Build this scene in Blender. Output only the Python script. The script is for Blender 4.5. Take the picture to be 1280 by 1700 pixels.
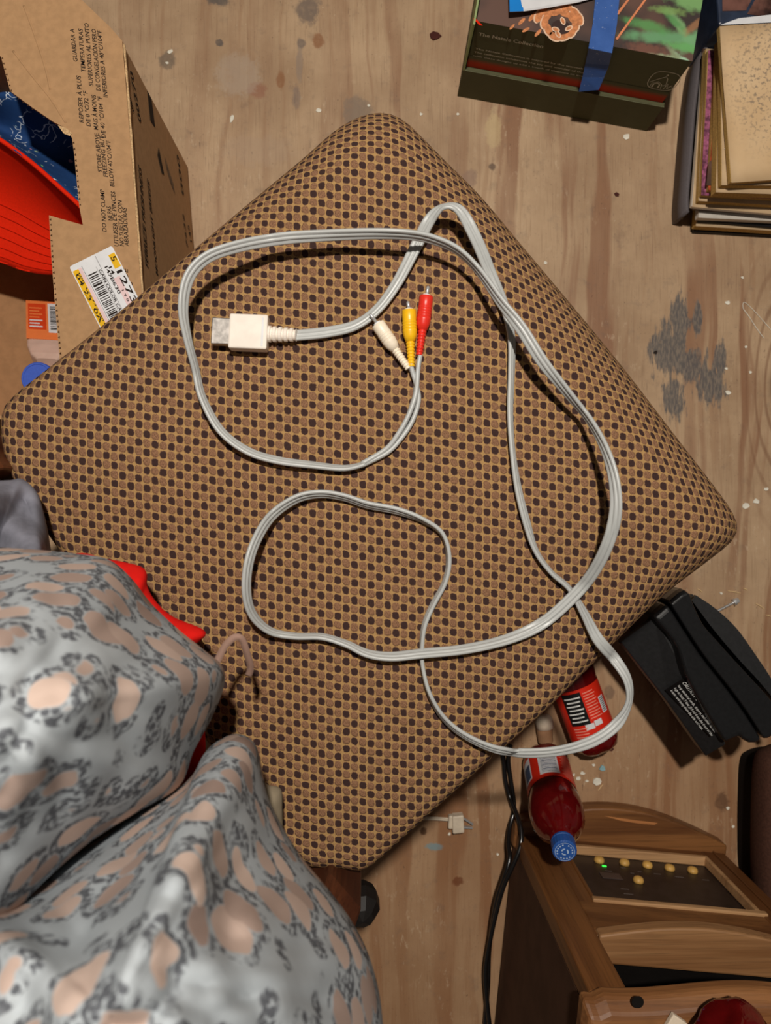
import bpy, bmesh, math, random
from mathutils import Vector, Matrix, Quaternion, noise
from mathutils.bvhtree import BVHTree

random.seed(7)
scene = bpy.context.scene
for o in list(bpy.data.objects):
    bpy.data.objects.remove(o)
COL = scene.collection

# ------------------------------------------------------------------ camera
FPX, CAM_H = 1300.0, 1.18
cam_d = bpy.data.cameras.new('camera')
cam = bpy.data.objects.new('camera', cam_d)
COL.objects.link(cam)
scene.camera = cam
cam_d.sensor_fit = 'VERTICAL'
cam_d.sensor_height = 7.3
cam_d.sensor_width = 7.3 * 1280 / 1700
cam_d.lens = 7.3 * FPX / 1700
cam_d.clip_start = 0.01
cam.location = (0, 0, CAM_H)
_down = Vector(((609 - 640) / FPX, (850 - 843) / FPX, -1)).normalized()
CQ = _down.rotation_difference(Vector((0, 0, -1)))
cam.rotation_mode = 'QUATERNION'
cam.rotation_quaternion = CQ
cam_d.dof.use_dof = True
cam_d.dof.focus_distance = 0.82
cam_d.dof.aperture_fstop = 1.5

# ------------------------------------------------------------------ world, lamp, exposure
world = bpy.data.worlds.new('room_dimness')
scene.world = world
world.use_nodes = True
world.node_tree.nodes['Background'].inputs[0].default_value = (1.0, 0.90, 0.80, 1)
world.node_tree.nodes['Background'].inputs[1].default_value = 0.065
lamp_d = bpy.data.lights.new('ceiling_bulb', 'POINT')
lamp_d.energy = 122
lamp_d.color = (1.0, 0.93, 0.84)
lamp_d.shadow_soft_size = 0.035
lamp = bpy.data.objects.new('ceiling_bulb', lamp_d)
lamp.location = (0.04, 0.52, 2.08)
COL.objects.link(lamp)
scene.view_settings.view_transform = 'Standard'
scene.view_settings.look = 'None'
scene.view_settings.exposure = 0.0
scene.view_settings.gamma = 1.0
scene.view_settings.use_curve_mapping = False

# ------------------------------------------------------------------ geometry helpers
CAM = Vector((0, 0, CAM_H))
def ray(px, py):
    return CQ @ Vector(((px - 640) / FPX, (850 - py) / FPX, -1))
def P(px, py, z):                      # photo pixel -> point at height z
    d = ray(px, py)
    return CAM + d * ((z - CAM_H) / d.z)
def PP(px, py, p0, n):                 # photo pixel -> point on a plane
    d = ray(px, py)
    return CAM + d * ((Vector(p0) - CAM).dot(n) / d.dot(n))
def P2(px, py, z):
    v = P(px, py, z); return (v.x, v.y)

def S(r, g, b):
    def c(v):
        v /= 255.0
        return v / 12.92 if v <= 0.04045 else ((v + 0.055) / 1.055) ** 2.4
    return (c(r), c(g), c(b), 1)

def base_of(o):
    p = Vector((0, 0, 0))
    while o:
        p = p + o.location; o = o.parent
    return p

def tag(o, label, cat, group=None):
    o['label'] = label; o['category'] = cat
    if group: o['group'] = group
    return o
def thing(name, loc, label, cat, group=None):
    o = bpy.data.objects.new(name, None); COL.objects.link(o)
    o.location = loc; o.empty_display_size = 0.02
    return tag(o, label, cat, group)

def build(name, verts, faces, mat, parent=None, smooth=False, bevel=0, bseg=2, solid=0, soff=-1, subsurf=0, uvs=None, fix=True, autos=None):
    verts = [Vector(v) for v in verts]
    if parent:
        b = base_of(parent)
    else:
        xs = [v.x for v in verts]; ys = [v.y for v in verts]; zs = [v.z for v in verts]
        b = Vector(((min(xs) + max(xs)) / 2, (min(ys) + max(ys)) / 2, min(zs)))
    me = bpy.data.meshes.new(name)
    me.from_pydata([v - b for v in verts], [], faces)
    if uvs:
        l = me.uv_layers.new(name='UVMap')
        for lp in me.loops:
            l.data[lp.index].uv = uvs[lp.vertex_index]
    if fix:
        bm = bmesh.new(); bm.from_mesh(me)
        bmesh.ops.recalc_face_normals(bm, faces=bm.faces)
        bm.to_mesh(me); bm.free()
    if smooth:
        me.shade_smooth()
    me.materials.append(mat)
    o = bpy.data.objects.new(name, me); COL.objects.link(o)
    if parent: o.parent = parent
    else: o.location = b
    if solid:
        m = o.modifiers.new('s', 'SOLIDIFY'); m.thickness = solid; m.offset = soff
    if bevel:
        m = o.modifiers.new('b', 'BEVEL'); m.width = bevel; m.segments = bseg; m.limit_method = 'ANGLE'; m.angle_limit = math.radians(35)
    if subsurf:
        m = o.modifiers.new('u', 'SUBSURF'); m.levels = subsurf; m.render_levels = subsurf
    return o

def loft(rings, cap0=True, cap1=True, closed=True):
    V, F = [], []
    n = len(rings[0])
    for r in rings: V += [Vector(p) for p in r]
    for k in range(len(rings) - 1):
        for i in range(n if closed else n - 1):
            j = (i + 1) % n
            F.append((k * n + i, k * n + j, (k + 1) * n + j, (k + 1) * n + i))
    if cap0: F.append(tuple(range(n)))
    if cap1: F.append(tuple((len(rings) - 1) * n + i for i in range(n)))
    return V, F
def prism(poly, z0, z1):
    return loft([[(x, y, z0) for x, y in poly], [(x, y, z1) for x, y in poly]])
def obox(o, a, b, c):                   # box from corner o and three edge vectors
    o, a, b, c = Vector(o), Vector(a), Vector(b), Vector(c)
    return loft([[o, o + a, o + a + b, o + b], [o + c, o + a + c, o + a + b + c, o + b + c]])
def cat(*vf):
    V, F = [], []
    for v, f in vf:
        n = len(V); V += [Vector(p) for p in v]; F += [tuple(i + n for i in q) for q in f]
    return V, F
def frame(d, up=Vector((0, 0, 1))):
    d = Vector(d).normalized()
    s = d.cross(up)
    if s.length < 1e-4: s = Vector((1, 0, 0))
    s.normalize()
    return d, s, s.cross(d)
def lathe(p0, d, prof, n=24, up=Vector((0, 0, 1)), cap=True):   # prof: (height, radius)
    p0 = Vector(p0); d, s, t = frame(d, up)
    rings = [[p0 + d * h + (s * math.cos(2 * math.pi * i / n) + t * math.sin(2 * math.pi * i / n)) * max(r, 1e-5) for i in range(n)] for h, r in prof]
    return loft(rings, cap, cap)
def spline(pts, per=8):                 # Catmull-Rom through tuples of any length
    out = []
    n = len(pts)
    for i in range(n - 1):
        p0, p1, p2, p3 = pts[max(i - 1, 0)], pts[i], pts[i + 1], pts[min(i + 2, n - 1)]
        for k in range(per):
            t = k / per
            out.append(tuple(0.5 * (2 * b + (c - a) * t + (2 * a - 5 * b + 4 * c - d) * t * t + (3 * b - a - 3 * c + d) * t ** 3) for a, b, c, d in zip(p0, p1, p2, p3)))
    out.append(tuple(pts[-1]))
    return out
def cspline(pts, per=6):
    n = len(pts); out = []
    for i in range(n):
        p0, p1, p2, p3 = pts[i - 1], pts[i], pts[(i + 1) % n], pts[(i + 2) % n]
        for k in range(per):
            t = k / per
            out.append(tuple(0.5 * (2 * b + (c - a) * t + (2 * a - 5 * b + 4 * c - d) * t * t + (3 * b - a - 3 * c + d) * t ** 3) for a, b, c, d in zip(p0, p1, p2, p3)))
    return out
def tube(pts, r, n=8):
    pts = [Vector(p) for p in pts]
    rings = []
    for i, p in enumerate(pts):
        d = (pts[min(i + 1, len(pts) - 1)] - pts[max(i - 1, 0)])
        d, s, t = frame(d)
        rr = r[i] if isinstance(r, (list, tuple)) else r
        rings.append([p + (s * math.cos(2 * math.pi * k / n) + t * math.sin(2 * math.pi * k / n)) * rr for k in range(n)])
    return loft(rings)

def text_vf(body, shear=0.0):
    cu = bpy.data.curves.new('txt', 'FONT'); cu.body = body; cu.resolution_u = 2; cu.offset = 0.012
    ob = bpy.data.objects.new('txt', cu); COL.objects.link(ob)
    dg = bpy.context.evaluated_depsgraph_get(); dg.update()
    me = bpy.data.meshes.new_from_object(ob.evaluated_get(dg))
    V = [(v.co.x + shear * v.co.y, v.co.y) for v in me.vertices]
    F = [tuple(p.vertices) for p in me.polygons]
    bpy.data.objects.remove(ob); bpy.data.curves.remove(cu); bpy.data.meshes.remove(me)
    x0 = min(v[0] for v in V); x1 = max(v[0] for v in V)
    return [((x - x0) / (x1 - x0), y / 0.69) for x, y in V], F
def text_on(body, p0, p1, height, nrm, mat, parent, shear=0.0, eps=0.0006, name='printed_text'):
    """flat lettering from p0 to p1 on a surface with normal nrm"""
    p0, p1, nrm = Vector(p0), Vector(p1), Vector(nrm).normalized()
    V, F = text_vf(body, shear)
    u = p1 - p0; v = nrm.cross(u).normalized() * height
    return build(name, [p0 + u * x + v * y + nrm * eps for x, y in V], F, mat, parent, fix=False)
def patch(pts, nrm, eps, name, mat, parent):
    nrm = Vector(nrm).normalized()
    return build(name, [Vector(p) + nrm * eps for p in pts], [tuple(range(len(pts)))], mat, parent, fix=False)
def bars(p0, u, v, nrm, n, mat, parent, name='barcode_bars', eps=0.0009, seed=3):
    rnd = random.Random(seed); V, F = [], []
    p0, u, v, nrm = Vector(p0), Vector(u), Vector(v), Vector(nrm).normalized()
    t = 0.0; w = 1.0 / n
    while t < 1 - w:
        k = w * rnd.choice((0.4, 0.6, 1.0, 0.4)); b = len(V)
        for a, c in ((t, 0), (t + k, 0), (t + k, 1), (t, 1)):
            V.append(p0 + u * a + v * c + nrm * eps)
        F.append((b, b + 1, b + 2, b + 3)); t += k + w * rnd.choice((0.4, 0.5, 0.9))
    return build(name, V, F, mat, parent, fix=False)

# ------------------------------------------------------------------ material helpers
class NT:
    def __init__(s, name):
        s.m = bpy.data.materials.new(name); s.m.use_nodes = True
        s.t = s.m.node_tree; s.N = s.t.nodes; s.b = s.N['Principled BSDF']
    def n(s, typ, **kw):
        nd = s.N.new(typ)
        for k, v in kw.items(): setattr(nd, k, v)
        return nd
    def put(s, sock, v):
        if isinstance(v, bpy.types.NodeSocket): s.t.links.new(v, sock)
        else: sock.default_value = v
    def math(s, op, a, b=0.0, c=None):
        nd = s.n('ShaderNodeMath', operation=op)
        s.put(nd.inputs[0], a); s.put(nd.inputs[1], b)
        if c is not None: s.put(nd.inputs[2], c)
        return nd.outputs[0]
    def vmath(s, op, a, b=(0, 0, 0)):
        nd = s.n('ShaderNodeVectorMath', operation=op)
        s.put(nd.inputs[0], a); s.put(nd.inputs[1], b)
        return nd.outputs['Value'] if op in ('LENGTH', 'DOT_PRODUCT', 'DISTANCE') else nd.outputs[0]
    def coord(s, which='Object'):
        return s.n('ShaderNodeTexCoord').outputs[which]
    def map(s, v, scale=(1, 1, 1), loc=(0, 0, 0), rot=(0, 0, 0)):
        nd = s.n('ShaderNodeMapping')
        s.put(nd.inputs[0], v); nd.inputs['Location'].default_value = loc
        nd.inputs['Rotation'].default_value = rot; nd.inputs['Scale'].default_value = scale
        return nd.outputs[0]
    def noise(s, v, scale, detail=3, rough=0.55, dist=0.0, col=False):
        nd = s.n('ShaderNodeTexNoise'); s.put(nd.inputs['Vector'], v)
        nd.inputs['Scale'].default_value = scale; nd.inputs['Detail'].default_value = detail
        nd.inputs['Roughness'].default_value = rough; nd.inputs['Distortion'].default_value = dist
        return nd.outputs['Color' if col else 'Fac']
    def vor(s, v, scale, feature='F1', out='Distance', rnd=1.0, dim='3D'):
        nd = s.n('ShaderNodeTexVoronoi', feature=feature, voronoi_dimensions=dim); s.put(nd.inputs['Vector'], v)
        nd.inputs['Scale'].default_value = scale; nd.inputs['Randomness'].default_value = rnd
        return nd.outputs[out]
    def step(s, v, a, b, lo=0.0, hi=1.0):
        nd = s.n('ShaderNodeMapRange', interpolation_type='SMOOTHSTEP')
        s.put(nd.inputs[0], v)
        for i, x in enumerate((a, b, lo, hi)): nd.inputs[i + 1].default_value = x
        return nd.outputs[0]
    def mix(s, f, a, b, mode='MIX'):
        nd = s.n('ShaderNodeMix', data_type='RGBA', blend_type=mode)
        s.put(nd.inputs[0], f); s.put(nd.inputs[6], a); s.put(nd.inputs[7], b)
        return nd.outputs[2]
    def bump(s, h, strength=0.3, dist=0.001):
        nd = s.n('ShaderNodeBump'); s.put(nd.inputs['Height'], h)
        nd.inputs['Strength'].default_value = strength; nd.inputs['Distance'].default_value = dist
        s.t.links.new(nd.outputs[0], s.b.inputs['Normal'])
    def out(s, col, rough=0.5, spec=0.5, metal=0.0, **kw):
        s.put(s.b.inputs['Base Color'], col); s.put(s.b.inputs['Roughness'], rough)
        s.b.inputs['Specular IOR Level'].default_value = spec; s.b.inputs['Metallic'].default_value = metal
        for k, v in kw.items(): s.put(s.b.inputs[k.replace('_', ' ')], v)
        return s.m

def plain(name, rgb, rough=0.5, spec=0.4, metal=0.0, var=0.12, scale=60, bump=0.0, **kw):
    t = NT(name); c = t.coord(); c4 = S(*rgb)
    f = t.step(t.noise(c, scale, 4), 0.3, 0.7)
    dark = tuple(x * (1 - var) for x in c4[:3]) + (1,); lite = tuple(min(1, x * (1 + var)) for x in c4[:3]) + (1,)
    if bump: t.bump(t.noise(c, scale * 6, 3), bump, 0.0008)
    return t.out(t.mix(f, dark, lite), rough, spec, metal, **kw)

def wood(name, c1, c2, c3=None, scale=1.0, axis='X', rough=0.45, rotz=0.0):
    t = NT(name); c = t.map(t.coord(), rot=(0, 0, rotz))
    sc = {'X': (1.2, 22, 22), 'Y': (22, 1.2, 22), 'Z': (22, 22, 1.2)}[axis]
    g = t.noise(t.map(c, tuple(x * scale for x in sc)), 1.5, 5, 0.6, 0.6)
    fsc = {'X': (12, 420, 420), 'Y': (420, 12, 420), 'Z': (420, 420, 12)}[axis]
    fine = t.noise(t.map(c, fsc), 1.0, 2)
    col = t.mix(t.step(g, 0.35, 0.66), S(*c1), S(*c2))
    col = t.mix(t.math('MULTIPLY', t.step(fine, 0.45, 0.75), 0.35), col, S(*(int(x * 0.55) for x in c1)))
    if c3: col = t.mix(t.step(t.noise(c, 9, 3), 0.6, 0.75), col, S(*c3))
    t.bump(fine, 0.15, 0.0005)
    return t.out(col, rough, 0.4)

# floor plywood: pale face with brown vertical bands, a knot, stains with shapes of their own
def floor_material():
    t = NT('plywood')
    c = t.coord()
    sep = t.n('ShaderNodeSeparateXYZ'); t.t.links.new(c, sep.inputs[0])
    X, Y = sep.outputs[0], sep.outputs[1]
    k = P(1296, 640, 0)
    dx = t.math('SUBTRACT', X, k.x); dy = t.math('SUBTRACT', Y, k.y)
    # grain lines bend round the knot
    rr = t.math('ADD', t.math('MULTIPLY', dx, dx), t.math('MULTIPLY', t.math('MULTIPLY', dy, dy), 0.16))
    bend = t.math('DIVIDE', 0.00032, t.math('ADD', rr, 0.0016))
    Xw = t.math('ADD', X, t.math('MULTIPLY', bend, t.math('MULTIPLY', dx, 4.0)))
    wob = t.noise(t.map(c, (3.0, 1.1, 1)), 1.6, 3)
    Xw = t.math('ADD', Xw, t.math('MULTIPLY', t.math('SUBTRACT', wob, 0.5), 0.10))
    cb = t.n('ShaderNodeCombineXYZ'); t.put(cb.inputs[0], Xw); t.put(cb.inputs[1], t.math('MULTIPLY', Y, 0.045))
    band = t.noise(cb.outputs[0], 24, 3, 0.5)
    band2 = t.noise(cb.outputs[0], 70, 2, 0.5)
    left = t.step(X, -0.12, 0.10)
    bm_ = t.math('MULTIPLY', t.math('MULTIPLY', t.step(band, 0.50, 0.585), t.step(t.noise(t.map(c, (9, 2.5, 1)), 1.0, 3), .25, .6)), t.math('ADD', 0.22, t.math('MULTIPLY', left, 0.65)))
    fine = t.noise(t.map(c, (520, 16, 1)), 1.0, 3)
    blot = t.noise(c, 7, 5, 0.6)
    col = t.mix(t.step(blot, 0.3, 0.7), S(166, 136, 106), S(194, 164, 131))
    col = t.mix(bm_, col, S(142, 101, 74))
    col = t.mix(t.math('MULTIPLY', t.step(band2, 0.55, 0.7), 0.35), col, S(150, 112, 82))
    col = t.mix(t.math('MULTIPLY', t.step(fine, 0.5, 0.8), 0.45), col, S(118, 88, 66))
    # warmer, darker brown blended in towards the lower half
    col = t.mix(t.math('MULTIPLY', t.step(Y, -0.05, -0.45), 0.45), col, S(150, 104, 66))
    # fine dark flecks
    fl = t.step(t.noise(t.map(c, (260, 110, 1)), 1.0, 2, 0.6), 0.70, 0.76)
    col = t.mix(t.math('MULTIPLY', fl, 0.55), col, S(70, 52, 40))
    big = t.step(t.noise(c, 26, 5, 0.65), 0.60, 0.74)
    col = t.mix(t.math('MULTIPLY', big, 0.32), col, S(112, 92, 78))
    scr = t.math('MULTIPLY', t.step(t.noise(t.map(c, (700, 30, 1)), 1.0, 2), .66, .72), t.step(t.noise(c, 13, 3), .48, .62))
    col = t.mix(t.math('MULTIPLY', scr, .75), col, S(82, 62, 50))
    scuff = t.math('MULTIPLY', t.step(t.noise(t.map(c, (120, 45, 1)), 1.0, 4, .7), .56, .70), t.step(t.noise(c, 6, 3), .48, .62))
    col = t.mix(t.math('MULTIPLY', scuff, .4), col, S(214, 190, 160))
    speck = t.step(t.noise(c, 300, 3, .6), .66, .70)
    col = t.mix(t.math('MULTIPLY', speck, .45), col, S(86, 70, 60))
    grime = t.step(t.noise(c, 40, 5, .7), .55, .72)
    col = t.mix(t.math('MULTIPLY', grime, .22), col, S(104, 92, 84))
    # growth rings round the knot
    kr = t.math('SQRT', t.math('ADD', t.math('MULTIPLY', dx, dx), t.math('MULTIPLY', t.math('MULTIPLY', dy, dy), 0.09)))
    kw = t.math('ADD', kr, t.math('MULTIPLY', wob, .03))
    kl = t.math('MULTIPLY', t.step(t.math('PINGPONG', kw, .0075), .0045, .0070), t.step(kr, .085, .03))
    col = t.mix(t.math('MULTIPLY', kl, .55), col, S(122, 84, 60))
    # the knot itself
    kd = t.math('SQRT', t.math('ADD', t.math('MULTIPLY', dx, dx), t.math('MULTIPLY', t.math('MULTIPLY', dy, dy), 0.25)))
    col = t.mix(t.step(kd, 0.022, 0.006), col, S(74, 50, 40))
    # scuffed grey patch, streaked along the grain
    streak = t.noise(t.map(c, (150, 26, 1)), 1.0, 4, 0.65)
    lump = t.noise(c, 22, 4, 0.6)
    total = None
    for (px, py, rx, ry) in ((1112, 585, 36, 64), (1128, 525, 20, 48), (1158, 530, 10, 40), (1118, 655, 24, 46), (1178, 640, 30, 40), (1196, 600, 12, 40), (1140, 610, 44, 34)):
        q = P(px, py, 0); sx, sy = 1102.0 / rx, 1102.0 / ry
        d = t.vmath('LENGTH', t.map(c, (sx, sy, 1), (-q.x * sx, -q.y * sy, 0)))
        v = t.math('SUBTRACT', 1.0, d)
        total = v if total is None else t.math('MAXIMUM', total, v)
    m = t.math('ADD', total, t.math('ADD', t.math('MULTIPLY', t.math('SUBTRACT', streak, 0.5), 2.2), t.math('MULTIPLY', t.math('SUBTRACT', lump, 0.5), 1.2)))
    gm = t.step(m, 0.02, 0.38)
    gcol = t.mix(t.step(t.noise(t.map(c, (400, 90, 1)), 1.0, 3), 0.4, 0.62), S(82, 82, 84), S(122, 112, 102))
    col = t.mix(t.math('MULTIPLY', gm, 0.88), col, gcol)
    rag = t.noise(c, 75, 5, .7)
    # round stains and drips: px, py, radius px, colour, strength
    for (px, py, rx, ry, rgb, st) in ((362, -2, 20, 13, (96, 88, 82), .9), (511, 16, 23, 26, (120, 104, 92), .9), (277, 100, 15, 16, (112, 98, 84), .8), (365, 71, 7, 7, (92, 84, 80), .9),
                                      (592, 186, 26, 30, (130, 114, 100), .75), (500, 72, 8, 9, (112, 100, 92), .8), (466, 134, 8, 17, (142, 96, 62), .8), (528, 68, 10, 14, (140, 92, 58), .8),
                                      (428, 150, 18, 14, (148, 100, 78), .7), (497, 105, 6, 32, (140, 124, 112), .6), (492, 160, 8, 22, (128, 112, 102), .6), (395, 125, 40, 40, (178, 160, 142), .5),
                                      (817, 277, 7, 7, (96, 78, 66), .8), (780, 296, 14, 16, (140, 112, 98), .6), (702, 1380, 6, 8, (74, 46, 26), .9), (760, 1463, 10, 9, (112, 62, 36), .8),
                                      (1199, 1330, 13, 18, (104, 74, 54), .8), (838, 190, 20, 34, (214, 190, 140), .0), (720, 1406, 15, 7, (118, 150, 158), .75), (722, 1460, 14, 16, (160, 138, 122), .0),
                                      (820, 215, 14, 34, (206, 182, 136), .55), (430, 250, 60, 30, (176, 150, 126), .4), (1012, 1150, 9, 14, (104, 84, 70), .6)):
        q = P(px, py, 0); sx, sy = 1102.0 / rx, 1102.0 / ry
        d = t.vmath('LENGTH', t.map(c, (sx, sy, 1), (-q.x * sx, -q.y * sy, 0)))
        d = t.math('ADD', d, t.math('MULTIPLY', t.math('SUBTRACT', rag, 0.5), 1.7))
        col = t.mix(t.math('MULTIPLY', t.step(d, 1.10, 0.65), t.math('MULTIPLY', st, t.step(rag, .3, .55, .7, 1.0))), col, S(*rgb))
    # paint and plaster dust
    dust = t.step(t.noise(c, 480, 2, 0.5), 0.74, 0.78)
    zone = t.step(t.noise(c, 9, 2), 0.5, 0.68)
    col = t.mix(t.math('MULTIPLY', dust, zone), col, S(226, 214, 190))
    t.bump(t.math('ADD', t.math('MULTIPLY', fine, 0.6), t.math('MULTIPLY', bm_, -0.4)), 0.25, 0.0008)
    return t.out(col, t.step(band, 0.4, 0.7, 0.62, 0.5), 0.25)

def seat_material():
    t = NT('checked_upholstery')
    uv = t.coord('UV')
    wv = t.noise(uv, 1.1, 2, col=True)
    uv2 = t.vmath('ADD', uv, t.vmath('MULTIPLY', t.vmath('SUBTRACT', wv, (0.5, 0.5, 0.5)), (0.30, 0.30, 0)))
    uv2 = t.vmath('ADD', uv2, t.vmath('MULTIPLY', t.vmath('SUBTRACT', t.noise(uv, 7, 1, col=True), (0.5, 0.5, 0.5)), (0.16, 0.16, 0)))
    sp = t.n('ShaderNodeSeparateXYZ'); t.t.links.new(uv2, sp.inputs[0])
    U, V = sp.outputs[0], sp.outputs[1]
    fu = t.math('SUBTRACT', t.math('FRACT', U), 0.5); fv = t.math('SUBTRACT', t.math('FRACT', V), 0.5)
    par = t.math('PINGPONG', t.math('ADD', t.math('FLOOR', U), t.math('FLOOR', V)), 1.0)
    p3 = lambda a: t.math('POWER', t.math('ABSOLUTE', a), 2.6)
    d = t.math('POWER', t.math('ADD', p3(fu), p3(fv)), 1 / 2.6)
    inside = t.step(d, 0.475, 0.43)
    dark_in = t.step(d, 0.445, 0.37)
    yarn = t.noise(t.map(uv, (9, 3, 1), rot=(0, 0, 0.7)), 1.6, 2)
    gold = t.mix(yarn, S(132, 98, 60), S(196, 158, 104))
    pinch = t.noise(uv, 0.09, 2)
    tan = t.mix(t.step(yarn, 0.35, 0.65), S(108, 77, 57), S(152, 113, 85))
    dark = t.mix(yarn, S(40, 27, 26), S(74, 54, 50))
    col = t.mix(inside, gold, tan)
    col = t.mix(t.math('MULTIPLY', par, dark_in), col, dark)
    lint = t.step(t.noise(uv, 1.7, 2), 0.80, 0.83)
    col = t.mix(lint, col, S(200, 180, 150))
    h = t.math('ADD', t.math('MULTIPLY', t.math('SUBTRACT', 1.0, t.step(d, 0.30, 0.5)), t.math('SUBTRACT', 0.75, t.math('MULTIPLY', par, 0.55))), t.math('MULTIPLY', yarn, 0.5))
    t.bump(h, 0.7, 0.0016)
    return t.out(col, 0.92, 0.12)

def leopard_material():
    t = NT('leopard_print_cloth')
    c = t.coord()
    w = t.vmath('ADD', c, t.vmath('MULTIPLY', t.vmath('SUBTRACT', t.noise(c, 30, 2, col=True), (0.5, 0.5, 0.5)), (0.012, 0.012, 0.012)))
    w = t.map(w, (1.0, 0.86, 0.9), rot=(0.35, 0.25, 0.6))
    d = t.vor(w, 36, rnd=.62)
    d = t.math('ADD', d, t.math('MULTIPLY', t.math('SUBTRACT', t.noise(c, 55, 2), .5), .16))
    spots = t.vor(c, 300)
    rnd = t.n('ShaderNodeSeparateColor'); t.t.links.new(t.vor(w, 36, out='Color', rnd=.62), rnd.inputs[0])
    edge = t.math('ADD', t.math('MULTIPLY', rnd.outputs[1], .07), d)
    blob = t.step(edge, 0.46, 0.43)
    ring = t.math('MULTIPLY', t.step(edge, 0.455, 0.48), t.step(edge, 0.66, 0.61))
    broken = t.math('MULTIPLY', t.step(spots, 0.72, 0.48), t.step(t.noise(c, 48, 2), 0.34, 0.46))
    bg = t.mix(t.noise(c, 14, 3), S(156, 164, 170), S(188, 194, 198))
    peach = t.mix(rnd.outputs[0], S(164, 142, 132), S(214, 190, 176))
    col = t.mix(blob, bg, peach)
    col = t.mix(t.math('MULTIPLY', t.math('MULTIPLY', ring, broken), 0.92), col, S(78, 80, 86))
    t.bump(t.noise(c, 900, 2), 0.2, 0.0005)
    return t.out(col, 0.85, 0.15)

M = {}
M['floor'] = floor_material()
M['seat'] = seat_material()
M['leopard'] = leopard_material()
M['card'] = plain('cardboard', (174, 136, 98), 0.85, 0.15, var=0.07, scale=120, bump=0.1)
M['card_in'] = plain('cardboard_inside', (164, 124, 88), 0.9, 0.1, var=0.07, scale=90)
M['card_edge'] = plain('cardboard_cut_edge', (196, 162, 120), 0.95, 0.1, var=0.3, scale=500)
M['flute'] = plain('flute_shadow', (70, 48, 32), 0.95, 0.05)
M['ink'] = plain('black_ink', (44, 36, 32), 0.8, 0.1)
M['grey_ink'] = plain('grey_ink', (120, 100, 82), 0.8, 0.1)
M['white_paper'] = plain('white_paper', (222, 222, 224), 0.6, 0.2, var=0.04)
M['yellow_paper'] = plain('yellow_print', (228, 178, 22), 0.6, 0.2, var=0.04)
M['pink_paper'] = plain('pink_print', (226, 196, 196), 0.6, 0.2, var=0.04)
M['cable'] = plain('grey_cable_sheath', (178, 180, 178), 0.38, 0.5, var=0.05, scale=25)
M['plug_white'] = plain('cream_plastic', (240, 226, 204), 0.4, 0.5, var=0.04)
M['plug_yellow'] = plain('yellow_plastic', (240, 184, 22), 0.35, 0.5, var=0.05)
M['plug_red'] = plain('red_plastic', (222, 48, 34), 0.35, 0.5, var=0.05)
M['conn'] = plain('ivory_connector', (238, 228, 216), 0.35, 0.5, var=0.05)
M['metal'] = plain('bright_metal', (206, 206, 206), 0.32, 0.5, 0.6, var=0.1)
M['dull_metal'] = plain('scuffed_metal', (190, 184, 178), 0.42, 0.5, 0.85, var=0.25, scale=200)
M['wood_leg'] = wood('dark_chair_wood', (74, 38, 22), (104, 58, 34), axis='Z')
M['black_knob'] = plain('black_plastic_knob', (26, 22, 20), 0.5, 0.4)
M['heater_wood'] = wood('stained_oak', (98, 60, 31), (136, 90, 50), axis='X', rough=0.42)
M['heater_wood_v'] = wood('stained_oak_upright', (98, 60, 31), (130, 84, 45), axis='Z', rough=0.42)
M['heater_trim'] = wood('worn_oak_trim', (158, 116, 76), (190, 148, 104), axis='X', rough=0.6)
M['heater_pale'] = wood('pale_oak_sill', (124, 84, 50), (160, 118, 78), (100, 60, 32), axis='X', rough=0.5)
M['heater_side'] = plain('brown_side_panel', (82, 56, 42), 0.7, 0.2, var=0.15, scale=30)
M['panel'] = plain('smoked_panel', (34, 27, 26), 0.35, 0.4, var=0.3, scale=70)
M['brass'] = plain('tan_button', (206, 160, 84), 0.45, 0.4)
M['dark_gap'] = plain('dark_recess', (24, 20, 18), 0.9, 0.1)
M['black_plastic'] = plain('black_plastic', (34, 34, 35), 0.42, 0.45, var=0.15, scale=200, bump=0.08)
M['black_plastic2'] = plain('black_plastic_shell', (26, 26, 27), 0.27, 0.5, var=0.12, scale=200, bump=0.05)
M['label_black'] = plain('black_label', (16, 16, 17), 0.4, 0.4)
M['white_ink'] = plain('white_ink', (226, 226, 222), 0.7, 0.2)
M['juice'] = plain('dark_red_juice_bottle', (92, 9, 11), 0.10, 0.6, var=0.15, Coat_Weight=0.0)
M['label_red'] = plain('red_bottle_label', (222, 44, 24), 0.35, 0.4, var=0.05)
M['blue_cap'] = plain('blue_cap', (38, 84, 158), 0.45, 0.4, var=0.05)
M['cord'] = plain('black_cord', (22, 20, 20), 0.22, 0.6)
M['green_box'] = plain('dark_green_board', (84, 84, 58), 0.7, 0.2, var=0.04)
M['green_edge'] = plain('pale_green_edge', (150, 164, 112), 0.7, 0.2)
M['silver_ink'] = plain('grey_green_ink', (196, 192, 172), 0.5, 0.3)
def tape_material():
    t = NT('blue_masking_tape'); c = t.coord()
    col = t.mix(t.noise(c, 60, 3), S(44, 82, 150), S(66, 106, 178))
    w = t.math('MULTIPLY', t.step(t.noise(c, 420, 2), .68, .72), t.step(t.noise(c, 70, 2), .48, .60))
    t.bump(t.noise(c, 900, 2), .25, .0005)
    return t.out(t.mix(w, col, S(220, 226, 232)), .55, .3)
M['tape'] = tape_material()
M['hat_red'] = plain('orange_red_canvas', (226, 40, 12), 0.85, 0.1, var=0.06, scale=400, bump=0.3)
M['grey_cloth'] = plain('slate_grey_cloth', (122, 122, 132), 0.9, 0.1, var=0.25, scale=40)
M['red_cloth'] = plain('bright_red_cloth', (206, 26, 20), 0.85, 0.1, var=0.1)
M['khaki'] = plain('khaki_cloth', (132, 120, 100), 0.9, 0.1)
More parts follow.
